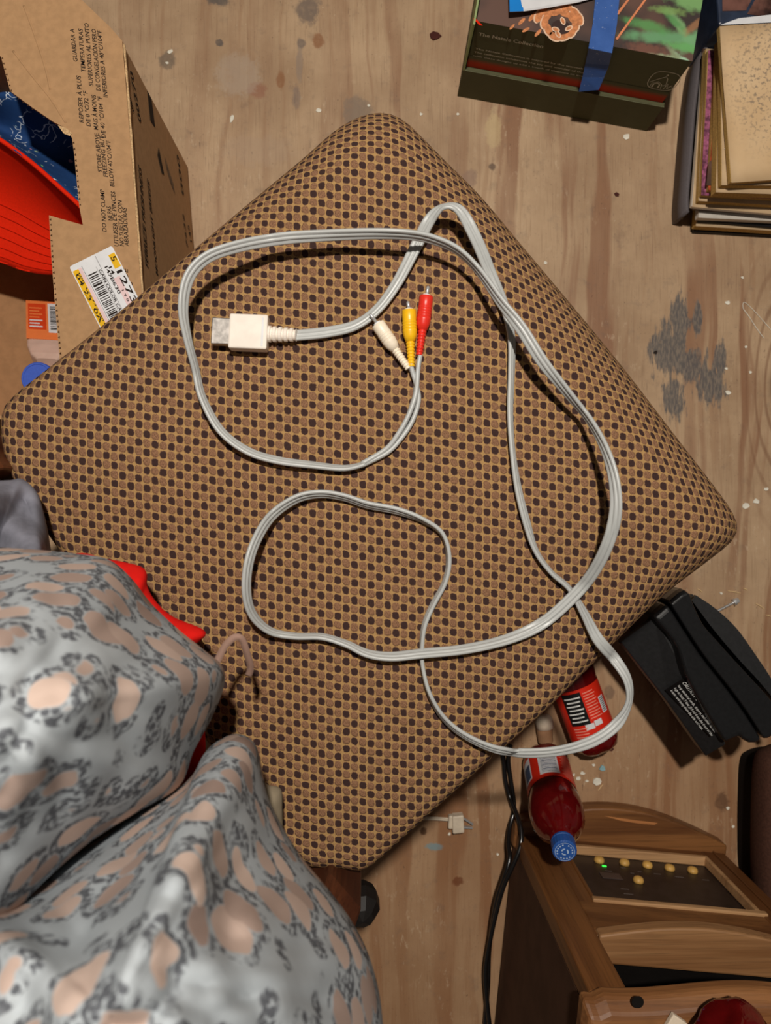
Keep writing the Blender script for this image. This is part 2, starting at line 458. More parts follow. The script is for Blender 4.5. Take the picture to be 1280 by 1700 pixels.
M['strap'] = plain('taupe_ribbon', (150, 120, 106), 0.7, 0.2)
M['brown_uph'] = plain('brown_upholstery', (74, 48, 38), 0.85, 0.15, var=0.2, scale=300, bump=0.2)
M['cream'] = plain('cream_plastic_tip', (214, 198, 176), 0.5, 0.3)
M['chip_white'] = plain('white_paint_flake', (232, 226, 210), 0.7, 0.2)
M['chip_blue'] = plain('pale_blue_flake', (142, 180, 186), 0.7, 0.2)
M['leaf'] = plain('brown_leaf_scrap', (74, 36, 30), 0.8, 0.2)
M['splinter'] = plain('pale_splinter', (222, 190, 140), 0.8, 0.2)

# ------------------------------------------------------------------ floor
fl = build('floor', [(-1.6, -1.8, 0), (1.6, -1.8, 0), (1.6, 1.8, 0), (-1.6, 1.8, 0), (-1.6, -1.8, -.02), (1.6, -1.8, -.02), (1.6, 1.8, -.02), (-1.6, 1.8, -.02)],
           [(0, 1, 2, 3), (7, 6, 5, 4), (0, 4, 5, 1), (1, 5, 6, 2), (2, 6, 7, 3), (3, 7, 4, 0)], M['floor'])
fl.location.z += 0  # origin is the centre of the sheet at its underside
fl['kind'] = 'structure'

# ------------------------------------------------------------------ chair
SEAT_Z, SEAT_TOP = 0.447, 0.490
outline_px = [(600, 188), (640, 183), (672, 196), (702, 224), (740, 262), (800, 322), (870, 405), (950, 500), (1040, 610), (1120, 715), (1185, 800), (1218, 846), (1229, 876), (1219, 900),
              (1180, 932), (1110, 985), (1050, 1040), (960, 1125), (880, 1200), (800, 1270), (720, 1342), (650, 1405), (615, 1435), (595, 1442), (560, 1437), (515, 1435), (480, 1410),
              (455, 1372), (400, 1300), (300, 1170), (200, 1040), (110, 925), (70, 868), (30, 805), (12, 760), (5, 715), (9, 680), (30, 655), (80, 615), (160, 552), (250, 478), (340, 400), (420, 330), (500, 262), (555, 213)]
outl = [Vector(P2(x, y, SEAT_Z)) for x, y in cspline(outline_px, 4)]
SC = Vector(P2(615, 820, SEAT_Z))
def seat_radius(a):
    d = Vector((math.cos(a), math.sin(a))); best = 0
    for i in range(len(outl)):
        p, q = outl[i] - SC, outl[(i + 1) % len(outl)] - SC
        e = q - p; den = d.x * e.y - d.y * e.x
        if abs(den) < 1e-9: continue
        t = (p.x * e.y - p.y * e.x) / den; s = (p.x * d.y - p.y * d.x) / den
        if t > 0 and -1e-6 <= s <= 1 + 1e-6: best = max(best, t)
    return best
NA = 240
RAD = [seat_radius(2 * math.pi * i / NA) for i in range(NA)]
def roll_w(a):
    k = max(0.0, math.cos(a - math.radians(42)))
    return 0.020 + 0.030 * min(1, k * 1.6)
def edge_k(a): return min(1.0, max(0.0, math.cos(a - math.radians(42))) * 1.6)
def z_in(a): return 0.466 + 0.010 * edge_k(a)
def z_out(a): return SEAT_Z - 0.014 * edge_k(a)
def seat_z(x, y):
    d = Vector((x, y)) - SC; a = math.atan2(d.y, d.x) % (2 * math.pi)
    R = RAD[int(a / (2 * math.pi) * NA) % NA]; r = d.length
    if r >= R: return SEAT_Z
    w = roll_w(a); zi = z_in(a)
    if r < R - w: return zi + (SEAT_TOP - zi) * (1 - (r / (R - w)) ** 2.2)
    k = (r - (R - w)) / w
    return z_out(a) + (zi - z_out(a)) * math.sqrt(max(0, 1 - k * k))
E1, E2 = Vector((0.00735, -0.0011)), Vector((0.0, 0.00795))
DET = E1.x * E2.y - E1.y * E2.x
def cloth_uv(p):
    return ((p.x * E2.y - p.y * E2.x) / DET + 200, (E1.x * p.y - E1.y * p.x) / DET + 200)
chair_base = P(615, 820, 0)
chair = thing('dining_chair', (SC.x, SC.y, 0), 'wooden dining chair with a brown and gold checked upholstered seat', 'chair')
V, F, UV = [], [], []
NR = 46
rings = []
for k in range(1, NR + 1):
    ring = []
    for i in range(NA):
        a = 2 * math.pi * i / NA; R = RAD[i]; w = roll_w(a); d = Vector((math.cos(a), math.sin(a)))
        ti = 30
        if k <= ti:
            r = (R - w) * k / ti; s = r; z = seat_z(*(SC + d * r))
        elif k <= 40:
            q = (k - ti) / 10 * math.pi / 2
            r = R - w + w * math.sin(q); z = z_out(a) + (z_in(a) - z_out(a)) * math.cos(q)
            s = R - w + (w * (1.3 + .7 * edge_k(a)) + 0.010) * (k - ti) / 10
        else:
            q = (k - 40) / 6
            r = R - 0.002 * q * q - 0.001 * q; z = z_out(a) + (SEAT_Z - 0.042 - z_out(a)) * q; s = R + w * (.3 + .7 * edge_k(a)) + 0.010 + 0.042 * q
        p = SC + d * r
        V.append(Vector((p.x, p.y, z))); UV.append(cloth_uv(SC + d * s))
V.append(Vector((SC.x, SC.y, SEAT_TOP))); UV.append(cloth_uv(SC))
ci = len(V) - 1
for i in range(NA):
    F.append((ci, i, (i + 1) % NA))
for k in range(NR - 1):
    for i in range(NA):
        j = (i + 1) % NA
        F.append((k * NA + i, (k + 1) * NA + i, (k + 1) * NA + j, k * NA + j))
cushion = build('seat_cushion', V, F, M['seat'], chair, smooth=True, uvs=UV, fix=False)
welt = [(SC.x + math.cos(2 * math.pi * i / NA) * (RAD[i] - 0.001), SC.y + math.sin(2 * math.pi * i / NA) * (RAD[i] - 0.001), SEAT_Z - 0.020) for i in range(0, NA, 2)]
M['welt'] = plain('brown_piping', (112, 84, 54), 0.9, 0.1, var=0.3, scale=300)
n_ = len(welt); wr = []
for i in range(n_):
    p = Vector(welt[i]); d = Vector(welt[(i + 1) % n_]) - Vector(welt[i - 1]); d, s, t = frame(d)
    wr.append([p + (s * math.cos(k * math.pi / 4) + t * math.sin(k * math.pi / 4)) * 0.0032 for k in range(8)])
wr.append(wr[0])
build('piping', *loft(wr, False, False), M['welt'], chair, smooth=True)
def inset(f, z):
    return [(SC.x + math.cos(2 * math.pi * i / NA) * (RAD[i] - f), SC.y + math.sin(2 * math.pi * i / NA) * (RAD[i] - f), z) for i in range(0, NA, 2)]
build('seat_frame', *loft([inset(0.022, 0.345), inset(0.022, 0.407)]), M['wood_leg'], chair)
def square_leg(p0, p1, a, b, rot):
    c, s = math.cos(rot), math.sin(rot)
    def rg(p, h): return [Vector(p) + Vector((x * c - y * s, x * s + y * c, 0)) for x, y in ((-h, -h), (h, -h), (h, h), (-h, h))]
    return loft([rg(p0, a), rg(p1, b)])
ROT = math.radians(40)
for (px, py) in ((640, 270), (1140, 870)):                     # front legs under the upper-right edge
    q = P(px, py, 0.42)
    build('leg', *square_leg((q.x, q.y, 0), (q.x, q.y, 0.42), 0.015, 0.021, ROT), M['wood_leg'], chair, bevel=0.003)
PR, PL = P(548, 1462, 0.43), P(-6, 776, 0.43)                  # back posts
tops = []
for q, lean in ((PR, Vector((-0.055, -0.05, 0))), (PL, Vector((-0.055, -0.05, 0)))):
    c0, s0 = math.cos(ROT), math.sin(ROT)
    def rg(p, h): return [Vector(p) + Vector((x * c0 - y * s0, x * s0 + y * c0, 0)) for x, y in ((-h, -h), (h, -h), (h, h), (-h, h))]
    top = Vector((q.x, q.y, 0.76)) + lean; tops.append(top)
    build('back_post', *loft([rg((q.x - 0.01, q.y - 0.01, 0), 0.017), rg((q.x, q.y, 0.36), 0.022), rg((q.x, q.y, 0.48), 0.022), rg(top, 0.016)]), M['wood_leg'], chair, bevel=0.003)
d_, s_, t_ = frame(tops[0] - tops[1])
for z0, z1 in ((0.68, 0.75), (0.56, 0.60)):
    k0 = (z0 - 0.48) / 0.28
    A = Vector((PL.x, PL.y, 0)).lerp(Vector((tops[1].x, tops[1].y, 0)), k0); B = Vector((PR.x, PR.y, 0)).lerp(Vector((tops[0].x, tops[0].y, 0)), k0)
    build('back_rail', *obox(A + Vector((0, 0, z0)) - s_ * 0.009, B - A, s_ * 0.018, (0, 0, z1 - z0)), M['wood_leg'], chair, bevel=0.003)
kq = P(596, 1508, 0.33)
build('corner_knob', *lathe(kq + Vector((0, 0.012, -0.02)), (0.1, -0.35, 1), [(0, .006), (.004, .017), (.016, .021), (.030, .020), (.042, .012), (.046, .001)], 9), M['black_knob'], chair)
br = kq + Vector((0, 0, -0.005))
build('knob_bolt', *tube([Vector((PR.x, PR.y, 0.33)), br], 0.006), M['black_knob'], chair, smooth=True)

# ------------------------------------------------------------------ game cable on the seat
cable = thing('av_cable', P(640, 700, 0.49), 'pale grey flat three-core cable looped across the checked seat cushion', 'cable')
path = [(488, 557, .006, 24), (540, 552, .005, 24), (590, 540, .005, 23), (628, 512, .005, 22), (660, 468, .007, 23), (690, 410, .010, 25), (714, 364, .020, 25), (738, 343, .028, 18), (764, 350, .030, 24),
        (790, 396, .024, 26), (815, 455, .014, 25), (838, 510, .009, 22), (849, 560, .005, 19), (849, 620, .005, 17), (847, 680, .006, 16), (850, 740, .006, 15), (860, 810, .005, 18), (875, 870, .005, 19),
        (890, 915, .006, 15), (915, 950, .006, 13), (945, 977, .005, 14), (968, 1015, .006, 20), (992, 1060, .010, 25), (1022, 1096, .018, 25), (1042, 1130, .022, 22), (1044, 1166, .020, 20), (1024, 1202, .018, 26),
        (985, 1230, .020, 26), (930, 1246, .022, 24), (870, 1250, .022, 23), (820, 1243, .020, 20), (770, 1220, .014, 17), (735, 1190, .010, 14), (712, 1150, .009, 11), (702, 1110, .006, 9), (700, 1080, .005, 9),
        (704, 1040, .006, 10), (718, 1005, .006, 11), (739, 965, .006, 10), (745, 925, .006, 10), (734, 886, .007, 10), (703, 864, .008, 13), (660, 848, .008, 16), (610, 838, .009, 16), (570, 825, .010, 16),
        (530, 820, .012, 17), (490, 829, .014, 18), (450, 858, .016, 19), (424, 900, .018, 18), (411, 945, .018, 17), (410, 990, .016, 16), (422, 1024, .013, 15), (450, 1048, .011, 13), (490, 1056, .010, 12), (535, 1057, .010, 12),
        (575, 1069, .010, 13), (610, 1085, .011, 15), (650, 1090, .012, 17), (700, 1085, .012, 18), (770, 1078, .010, 18), (840, 1062, .008, 20), (900, 1035, .008, 25), (950, 992, .011, 27), (985, 950, .013, 28),
        (1010, 900, .016, 27), (1022, 850, .018, 22), (1020, 800, .020, 18), (1006, 750, .022, 14), (980, 700, .024, 11), (940, 650, .026, 15), (900, 600, .028, 21), (865, 545, .028, 22), (830, 500, .028, 16),
        (795, 450, .028, 12), (760, 416, .028, 12), (720, 398, .028, 14), (680, 390, .029, 15), (620, 388, .028, 17), (540, 391, .028, 19), (470, 396, .030, 21), (400, 408, .032, 20), (345, 427, .034, 19),
        (314, 460, .034, 19), (304, 510, .032, 17), (311, 560, .026, 14), (324, 610, .022, 13), (336, 660, .018, 14), (366, 714, .014, 16), (410, 748, .010, 17), (460, 764, .008, 17), (520, 772, .007, 16), (572, 777, .006, 14), (606, 770, .006, 12)]
sp = spline(path, 6)
pts, roll = [], []
def airy(px, py):                       # stiff loops stand higher off the cushion
    k = 0.0
    for cx_, cy_, r, h in ((312, 470, 150, .016), (880, 560, 150, .010), (1015, 830, 150, .028), (412, 955, 110, .022), (690, 392, 120, .004)):
        k = max(k, h * max(0.0, 1 - ((px - cx_) ** 2 + (py - cy_) ** 2) / r ** 2))
    return k
LOW = 20                                # the first stretch lies under the loops
for n_i, (px, py, off, w) in enumerate(sp):
    off += airy(px, py) if n_i > 6 * LOW else 0.0
    q = P(px, py, 0.48)
    for _ in range(3): q = P(px, py, max(seat_z(q.x, q.y), 0.447) + off)
    pts.append(q)
    roll.append(math.acos(max(0.0, min(1.0, (w - 8.5) / 17.0))))
R1, SPC = 0.0019, 0.0037
sec = []
for cx_, a0, a1 in ((SPC, -150, 150), (0, 35, 145), (-SPC, 30, 330), (0, 215, 325)):
    for k in range(7):
        a = math.radians(a0 + (a1 - a0) * k / 6)
        sec.append((cx_ + R1 * math.cos(a), R1 * math.sin(a)))
rings = []
for i, p in enumerate(pts):
    d, s, t = frame(pts[min(i + 1, len(pts) - 1)] - pts[max(i - 1, 0)])
    a = roll[i]
    s2 = s * math.cos(a) + t * math.sin(a); t2 = -s * math.sin(a) + t * math.cos(a)
    rings.append([p + s2 * x + t2 * y for x, y in sec])
build('flat_sheath', *loft(rings), M['cable'], cable, smooth=True)
# the three cores come apart towards the plugs
def lift(px, py, off):
    q = P(px, py, 0.49)
    for _ in range(3): q = P(px, py, seat_z(q.x, q.y) + off)
    return q
for core in ([(600, 770, .006), (640, 746, .006), (660, 722, .008), (678, 690, .009), (690, 655, .009), (693, 625, .008), (695, 605, .008), (698, 588, .008)],
             [(602, 772, .005), (642, 752, .005), (664, 730, .005), (684, 700, .005), (695, 665, .005), (691, 638, .006), (685, 618, .007), (682, 604, .008)],
             [(598, 774, .004), (636, 754, .004), (656, 735, .004), (672, 705, .004), (683, 675, .004), (690, 650, .003), (688, 625, .003), (678, 606, .006), (672, 600, .007)]):
    build('core_wire', *tube([lift(*q) for q in spline(core, 6)], 0.0022, 10), M['cable'], cable, smooth=True)
def rca(tip, neck, mid, end, mat, off_tip=.009):
    A, B, C_, D = lift(*tip, off_tip), lift(*neck, .009), lift(*mid, .0085), lift(*end, .0075)
    d = (B - D); L = d.length; d.normalize()
    lb = (C_ - D).length / L
    pr = [(0, .0026)]
    n = 8
    for i in range(n):                                   # strain relief ribs
        h0 = L * lb * i / n; h1 = L * lb * (i + 0.62) / n; r = 0.0030 + 0.0010 * i / n
        pr += [(h0, r), (h1, r), (h1 + .0002, r - .0007), (L * lb * (i + 1) / n - .0002, r - .0007)]
    pr += [(L * lb, .0042), (L * (lb + .10), .0058), (L * (lb + .16), .0062)]
    h = L * (lb + .18)
    while h < L * .80:                                   # grip rings
        pr += [(h, .0064), (h + .0014, .0064), (h + .0016, .0060), (h + .0020, .0060)]; h += .0024
    pr += [(L * .84, .0062), (L * .99, .0062), (L, .0058), (L, .0005)]
    body = build('plug', *lathe(D, d, pr, 20), mat, cable, smooth=False)
    for p in body.data.polygons: p.use_smooth = True
    build('plug_collar', *lathe(B - d * .0005, d, [(0, .0036), (.0018, .0036), (.0018, .0005)], 16), M['white_paper'], body, smooth=False)
    dd = A - B
    build('pin', *lathe(B, dd, [(0, .0016), (dd.length - .001, .0015), (dd.length, .0008)], 12), M['metal'], body, smooth=True)
    return body
rca((614, 521), (627, 538), (656, 580), (678, 612), M['plug_white'], .012)
rca((677, 500), (679, 515), (681, 567), (683, 609), M['plug_yellow'])
rca((711, 475), (708, 492), (702, 548), (696, 590), M['plug_red'])
# multi-out connector
c0, c1, c2, c3 = lift(381, 520, .018), lift(445, 522, .018), lift(442, 580, .018), lift(378, 577, .018)
ux = ((c1 - c0) + (c2 - c3)) / 2; uy = ((c0 - c3) + (c1 - c2)) / 2
dn = Vector((0, 0, -0.0165))
cb_ = build('connector_body', *obox(c3, ux, uy, dn), M['conn'], cable, bevel=0.0015)
n_ = ux.normalized(); up_ = Vector((0, 0, 1)); wy = uy.normalized()
build('grip_groove', *obox(c2 - ux * .15 + uy * .08 + up_ * -.0002, ux * .06, uy * .84, up_ * .0008), M['white_paper'], cb_, bevel=0.0003)
build('metal_shroud', *obox(c3 - ux * .47 + uy * .12 - up_ * .003, ux * .48, uy * .76, -up_ * .0105), M['dull_metal'], cable, bevel=0.0008)
pr = [(0, .0062)]
for i in range(5):
    h = .0245 * i / 5; pr += [(h + .0004, .0072 - .0003 * i), (h + .0030, .0072 - .0003 * i), (h + .0034, .0058 - .0003 * i), (h + .0046, .0058 - .0003 * i)]
pr.append((.0255, .0055))
build('strain_relief', *lathe((c1 + c2) / 2 + dn * .52 - n_ * .0006, n_, pr, 20), M['conn'], cable)

# ------------------------------------------------------------------ cardboard box with things inside
BZ = 0.31
T0, T1 = P(205, 75, BZ), P(236, 475, BZ)
wu = (T1 - T0); wu.z = 0; wu.normalize()                       # along the right wall, towards the chair
wn = Vector((-wu.y, wu.x, 0))                                  # outwards (to the right)
LEN, WID, TH = 0.40, 0.34, 0.004
FR = Vector((T0.x, T0.y, 0))                                   # floor corner, back right
if wn.x < 0: wn = -wn
box = thing('cardboard_box', FR + wu * LEN / 2 - wn * WID / 2, 'open brown cardboard carton with printed torn flap and price label', 'box')
Z3 = Vector((0, 0, 1))
build('side_wall', *obox(FR, wu * LEN, -wn * TH, Z3 * BZ), M['card'], box)
build('side_wall', *obox(FR - wn * WID, wu * LEN, -wn * TH, Z3 * BZ), M['card'], box)
build('end_wall', *obox(FR - wn * TH, -wn * (WID - TH), wu * TH, Z3 * BZ), M['card'], box)
build('end_wall', *obox(FR + wu * LEN - wn * TH, -wn * (WID - TH), -wu * TH, Z3 * BZ), M['card'], box)
build('bottom', *obox(FR + Z3 * .001, wu * LEN, -wn * WID, Z3 * TH), M['card_in'], box)
flap_px = [(205, 72), (186, 50), (165, 30), (128, -6), (60, -30), (-40, -30), (-12, 50), (3, 92), (20, 155), (58, 183), (92, 206), (108, 214), (122, 232), (126, 262), (130, 305), (134, 345), (140, 376), (112, 368), (84, 360), (88, 430), (95, 520), (102, 600), (106, 640), (246, 640), (243, 575), (236, 475), (221, 270)]
FZ = BZ + 0.0005
fp = [P(x, y, FZ) for x, y in flap_px]
flap = build('top_flap', *loft([fp, [p + Z3 * 0.0045 for p in fp]]), M['card'], box)
FT = FZ + 0.0045
# corrugated flutes on the cut edge
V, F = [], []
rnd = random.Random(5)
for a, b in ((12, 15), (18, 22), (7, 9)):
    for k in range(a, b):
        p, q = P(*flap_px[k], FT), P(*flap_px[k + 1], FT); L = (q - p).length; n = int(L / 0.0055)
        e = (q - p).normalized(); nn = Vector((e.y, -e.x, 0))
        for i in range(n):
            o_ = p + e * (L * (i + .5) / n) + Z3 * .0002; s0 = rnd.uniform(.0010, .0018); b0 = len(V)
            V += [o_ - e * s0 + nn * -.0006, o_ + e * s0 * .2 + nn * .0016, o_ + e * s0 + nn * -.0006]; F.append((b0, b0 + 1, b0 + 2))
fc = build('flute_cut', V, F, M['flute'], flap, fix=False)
fc['kind'] = 'stuff'
# pale crease along the hinge and wrinkles on the flap
for pts_ in ([(206, 74), (213, 160), (221, 270), (229, 380), (236, 475), (243, 575)],):
    build('hinge_crease', *tube([P(x, y, FT - .0002) for x, y in spline(pts_, 5)], [0.0011 + 0.0006 * rnd.random() for _ in range(26)], 6), M['card_edge'], flap, smooth=True)
for pts_ in ([(40, 10), (55, 50), (75, 110), (84, 150)], [(22, 85), (55, 128), (85, 165), (110, 205)]):
    build('wrinkle', *tube([P(x, y, FT - .0009) for x, y in spline(pts_, 5)], 0.0016, 8), M['card'], flap, smooth=True)
tq = [P(*q, FT) for q in ((96, 208), (105, 211), (112, 214), (120, 222), (116, 226), (106, 222))]
patch(tq, Z3, .0006, 'torn_patch', M['card_edge'], flap)
LINES = [("GUARDAR A", (129, 102), (123, 48)), ("TEMPERATURAS", (142, 119), (137, 47)), ("SUPERIORES AL PUNTO", (155, 143), (147, 38)), ("DE CONGELACIÓN PERO", (167, 151), (159, 48)), ("INFERIORES A 40°C/104°F", (179, 162), (168, 49)),
         ("REPOSER À PLUS", (139, 204), (134, 125)), ("DE 0 °C/32 °F", (151, 210), (145, 150)), ("MAIS À MOINS", (163, 216), (159, 157)), ("DE 40 °C/104 °F", (176, 229), (169, 159)),
         ("STORE ABOVE", (170, 286), (164, 220)), ("FREEZING BUT", (179, 294), (172, 224)), ("BELOW 40°C/104°F", (190, 310), (183, 232)),
         ("DO NOT CLAMP", (177, 385), (173, 314)), ("NE PAS", (187, 366), (184, 342)), ("UTILISER DE PINCES", (197, 409), (191, 317)), ("NO SUJETAR CON", (206, 409), (202, 332)), ("ABRAZADERAS", (214, 409), (210, 344)),
         ("PINZAS DE", (216, 512), (212, 445)), ("TARJETAS", (224, 526), (220, 467))]
for body, a, b in LINES:
    text_on(body, P(*a, FT), P(*b, FT), 0.0046, Z3, M['ink'], flap, shear=0.25, eps=.0002)
# price sticker
sa, sb = P(115, 443, FT), P(186, 408, FT)
su = sb - sa; sv = Vector((su.y, -su.x, 0)).normalized() * 0.11
stick = lambda x, y: sa + su * x + sv * y
stk = patch([stick(.03, 0), stick(.97, 0), stick(1, .015), stick(1, 1), stick(0, 1), stick(0, .015)], Z3, .0004, 'price_label', M['white_paper'], flap)
def sq(x0, y0, x1, y1, mat, nm, eps=.0007):
    patch([stick(x0, y0), stick(x1, y0), stick(x1, y1), stick(x0, y1)], Z3, eps, nm, M[mat], stk)
sq(.02, .06, .15, 1, 'yellow_paper', 'yellow_strip'); sq(.15, .06, .22, 1, 'pink_paper', 'pink_strip'); sq(.84, .07, .98, .22, 'yellow_paper', 'yellow_box')
sq(.72, .30, .86, 1, 'pink_paper', 'pink_strip'); sq(.235, .05, .242, 1, 'ink', 'rule'); sq(.585, .02, .592, 1, 'ink', 'rule'); sq(.50, .12, .505, 1, 'ink', 'rule')
bars(stick(.27, .16), sv * .64, su * .21, Z3, 34, M['ink'], stk)
def st(body, x0, y0, y1, h):
    text_on(body, stick(x0, y0), stick(x0, y1), h, Z3, M['ink'], stk, eps=.0011)
st("5", .86, .10, .15, .0056); st("12732", .84, .25, .72, .0062); st("04 23  0A  02  0", .045, .10, .98, .0036); st("149B630", .66, .16, .46, .0036)
st("14", .73, .18, .26, .0036); st("1 9 0 6", .76, .44, .62, .0024)
st("100 125732 001 149012", .115, .10, .98, .0016); st("GAIN COLOR CARE MACHINE", .52, .16, .95, .0030)
# printing on the side wall
def wall(px, py): return PP(px, py, FR + wn * 0, wn)
for body, a, b, h in (("FEBREZE FRESHNESS", (246, 446), (234, 280), .012), ("MOONLIGHT BREEZE", (262, 458), (247, 300), .010), ("00270", (234, 203), (219, 118), .013), ("1040", (222, 184), (216, 160), .008),
                      ("000", (305, 325), (296, 258), .014), ("7232", (312, 412), (305, 356), .010), ("145", (318, 402), (313, 372), .010)):
    text_on(body, wall(*a), wall(*b), h, wn, M['ink'], box, shear=0.15)
for quad in (((244, 150), (251, 165), (257, 212), (249, 200)), ((263, 245), (272, 290), (268, 288), (261, 258))):
    patch([wall(*q) for q in quad], wn, .0006, 'printed_mark', M['ink'], box)
for i in range(9):
    a = (273 + i * 1.6, 262 + i * 5); b = (a[0] + 3, a[1] + 22 - abs(i - 4))
    patch([wall(*a), wall(a[0] + 1.0, a[1] + 1), wall(b[0] + 1.0, b[1] + 1), wall(*b)], wn, .0006, 'printed_mark', M['grey_ink'], box)

# bucket hat lying in the carton, lining up
def lining_material():
    t = NT('navy_scribble_lining'); c = t.coord()
    w = t.vmath('ADD', c, t.vmath('MULTIPLY', t.vmath('SUBTRACT', t.noise(c, 45, 2, col=True), (0.5, 0.5, 0.5)), (0.03, 0.03, 0.03)))
    line = t.math('MULTIPLY', t.step(t.vor(w, 55, 'DISTANCE_TO_EDGE'), 0.035, 0.018), t.step(t.noise(c, 38, 2), 0.52, 0.56))
    d = t.vor(c, 85); cc = t.vor(c, 85, out='Color')
    fl_ = t.math('MULTIPLY', t.step(d, 0.26, 0.2), t.step(t.noise(c, 50, 1), 0.55, 0.6))
    col = t.mix(t.noise(c, 25, 3), S(20, 42, 84), S(44, 84, 140))
    col = t.mix(t.math('MULTIPLY', fl_, .8), col, t.mix(.45, cc, S(220, 220, 190)))
    col = t.mix(line, col, S(206, 216, 226))
    return t.out(col, 0.8, 0.15)
M['lining'] = lining_material()
hat = thing('bucket_hat', P(60, 300, 0.02), 'orange-red bucket hat with navy patterned lining inside the carton', 'hat')
near = spline([(-150, 150, .245), (-70, 190, .25), (0, 232, .255), (50, 268, .252), (100, 312, .245), (140, 350, .235), (190, 410, .22)], 5)
far = spline([(-150, 140, .225), (-70, 146, .235), (0, 152, .24), (60, 158, .238), (130, 185, .23), (180, 250, .225), (200, 380, .215)], 5)
low = spline([(-150, 400, .135), (-70, 418, .135), (0, 436, .135), (40, 450, .135), (90, 456, .133), (140, 446, .13), (195, 425, .135)], 5)
def sheet(curves_, nv, zf):
    a, b = curves_; rows = []
    for j in range(nv + 1):
        t = j / nv; row = []
        for p, q in zip(a, b):
            A, B = P(*p), P(*q); c_ = A.lerp(B, t); c_.z += zf(t, p); row.append(c_)
        rows.append(row)
    V, F = [], []
    n = len(rows[0])
    for r in rows: V += r
    for j in range(nv):
        for i in range(n - 1): F.append((j * n + i, j * n + i + 1, (j + 1) * n + i + 1, (j + 1) * n + i))
    return V, F
build('lining', *sheet((near, far), 12, lambda t, p: -0.055 * math.sin(math.pi * t) + .003 * math.sin(9 * t + p[0] * .05)), M['lining'], hat, smooth=True, solid=.0015, fix=False)
def BRZ(t): return .115 * ((1 - t) ** 4 - (1 - t)) + .014 * math.sin(math.pi * t)
brim = build('brim', *sheet((near, low), 14, lambda t, p: BRZ(t)), M['hat_red'], hat, smooth=True, solid=.002, soff=1, fix=False)
build('rim_binding', *tube([P(*q) for q in near], 0.0028, 8), M['hat_red'], hat, smooth=True)
M['stitch'] = plain('red_stitching', (204, 34, 10), 0.9, 0.1)
for t in (.45, .55, .65, .75, .85, .94):
    row = [P(*p).lerp(P(*q), t) + Vector((0, 0, BRZ(t) + .0021)) for p, q in zip(near, low)]
    build('stitch_row', *tube(row, 0.0003, 5), M['stitch'], brim, smooth=True)
cr = [P(*q) for q in low]
ctr = P(20, 300, 0.05)
build('crown', *loft([cr, [p.lerp(Vector((ctr.x, ctr.y, .10)), .15) - Vector((0, 0, .04)) for p in cr], [p.lerp(Vector((ctr.x, ctr.y, .02)), .55) * 1 for p in cr]], False, False, False), M['hat_red'], hat, smooth=True, solid=.002)

# orange labelled bottle with a blue lid inside the carton
M['orange'] = plain('orange_print', (240, 130, 70), 0.5, 0.3, var=0.04)
M['deep_orange'] = plain('deep_orange_print', (216, 70, 30), 0.5, 0.3, var=0.04)
M['clear'] = plain('cloudy_clear_plastic', (206, 176, 160), 0.25, 0.5, var=0.05)
M['blue_lid'] = plain('bright_blue_lid', (64, 96, 196), 0.5, 0.3, var=0.06, scale=300)
bb, bt = P(76, 512, 0.022), P(80, 604, 0.105)
d_ = (bt - bb).normalized(); s_ = Vector((1, -0.05, 0)).normalized(); nn = s_.cross(d_).normalized()
if nn.z < 0: nn = -nn
Lb = (bt - bb).length
ob = thing('orange_label_bottle', bb - Vector((0, 0, .015)), 'clear bottle with orange label leaning inside the carton', 'bottle')
W2, D2 = .026, .013
def bring(h, sx, sy): return [bb + d_ * h + s_ * (W2 * sx * math.copysign(abs(math.cos(a)) ** .35, math.cos(a))) + nn * (D2 * sy * math.copysign(abs(math.sin(a)) ** .35, math.sin(a))) for a in [2 * math.pi * (k + .5) / 24 for k in range(24)]]
bd = build('bottle_body', *loft([bring(0, .8, .8), bring(.004, 1, 1), bring(Lb * .8, 1, 1), bring(Lb * .93, .85, .9), bring(Lb, .55, .7)]), M['clear'], ob, smooth=False)
def bl(x, h): return bb + d_ * h + s_ * x + nn * (D2 * 1.0)
patch([bl(-.025, .002), bl(.025, .002), bl(.025, Lb * .72), bl(-.025, Lb * .72)], nn, .0006, 'orange_label', M['orange'], bd)
patch([bl(-.022, .010), bl(.003, .010), bl(.003, Lb * .55), bl(-.022, Lb * .55)], nn, .0010, 'text_block', M['deep_orange'], bd)
patch([bl(.006, .008), bl(.023, .008), bl(.023, Lb * .60), bl(.006, Lb * .60)], nn, .0010, 'barcode_ground', M['white_paper'], bd)
bars(bl(.009, .016), d_ * Lb * .45, s_ * .012, nn, 20, M['ink'], bd, eps=.0014, seed=8)
for i in range(7):
    h = .020 + i * .0075
    patch([bl(-.020, h), bl(-.002 - .004 * (i % 2), h), bl(-.002 - .004 * (i % 2), h + .003), bl(-.020, h + .003)], nn, .0014, 'label_line', M['white_paper'] if i > 3 else M['orange'], bd)
tub = P(62, 628, 0.14)
jt = thing('blue_lidded_jar', (tub.x, tub.y, .005), 'small jar with a round bright blue lid inside the carton', 'jar')
build('jar_body', *lathe((tub.x, tub.y, .0055), (0, 0, 1), [(0, .018), (.003, .021), (.112, .021), (.124, .018), (.128, .018)], 28), M['clear'], jt)
lid = build('lid', *lathe((tub.x, tub.y, .1275), (0, 0, 1), [(0, .0205), (.002, .0215), (.011, .0215), (.0125, .0205), (.0125, .0185), (.0118, .0180), (.0118, .0002)], 40), M['blue_lid'], jt)

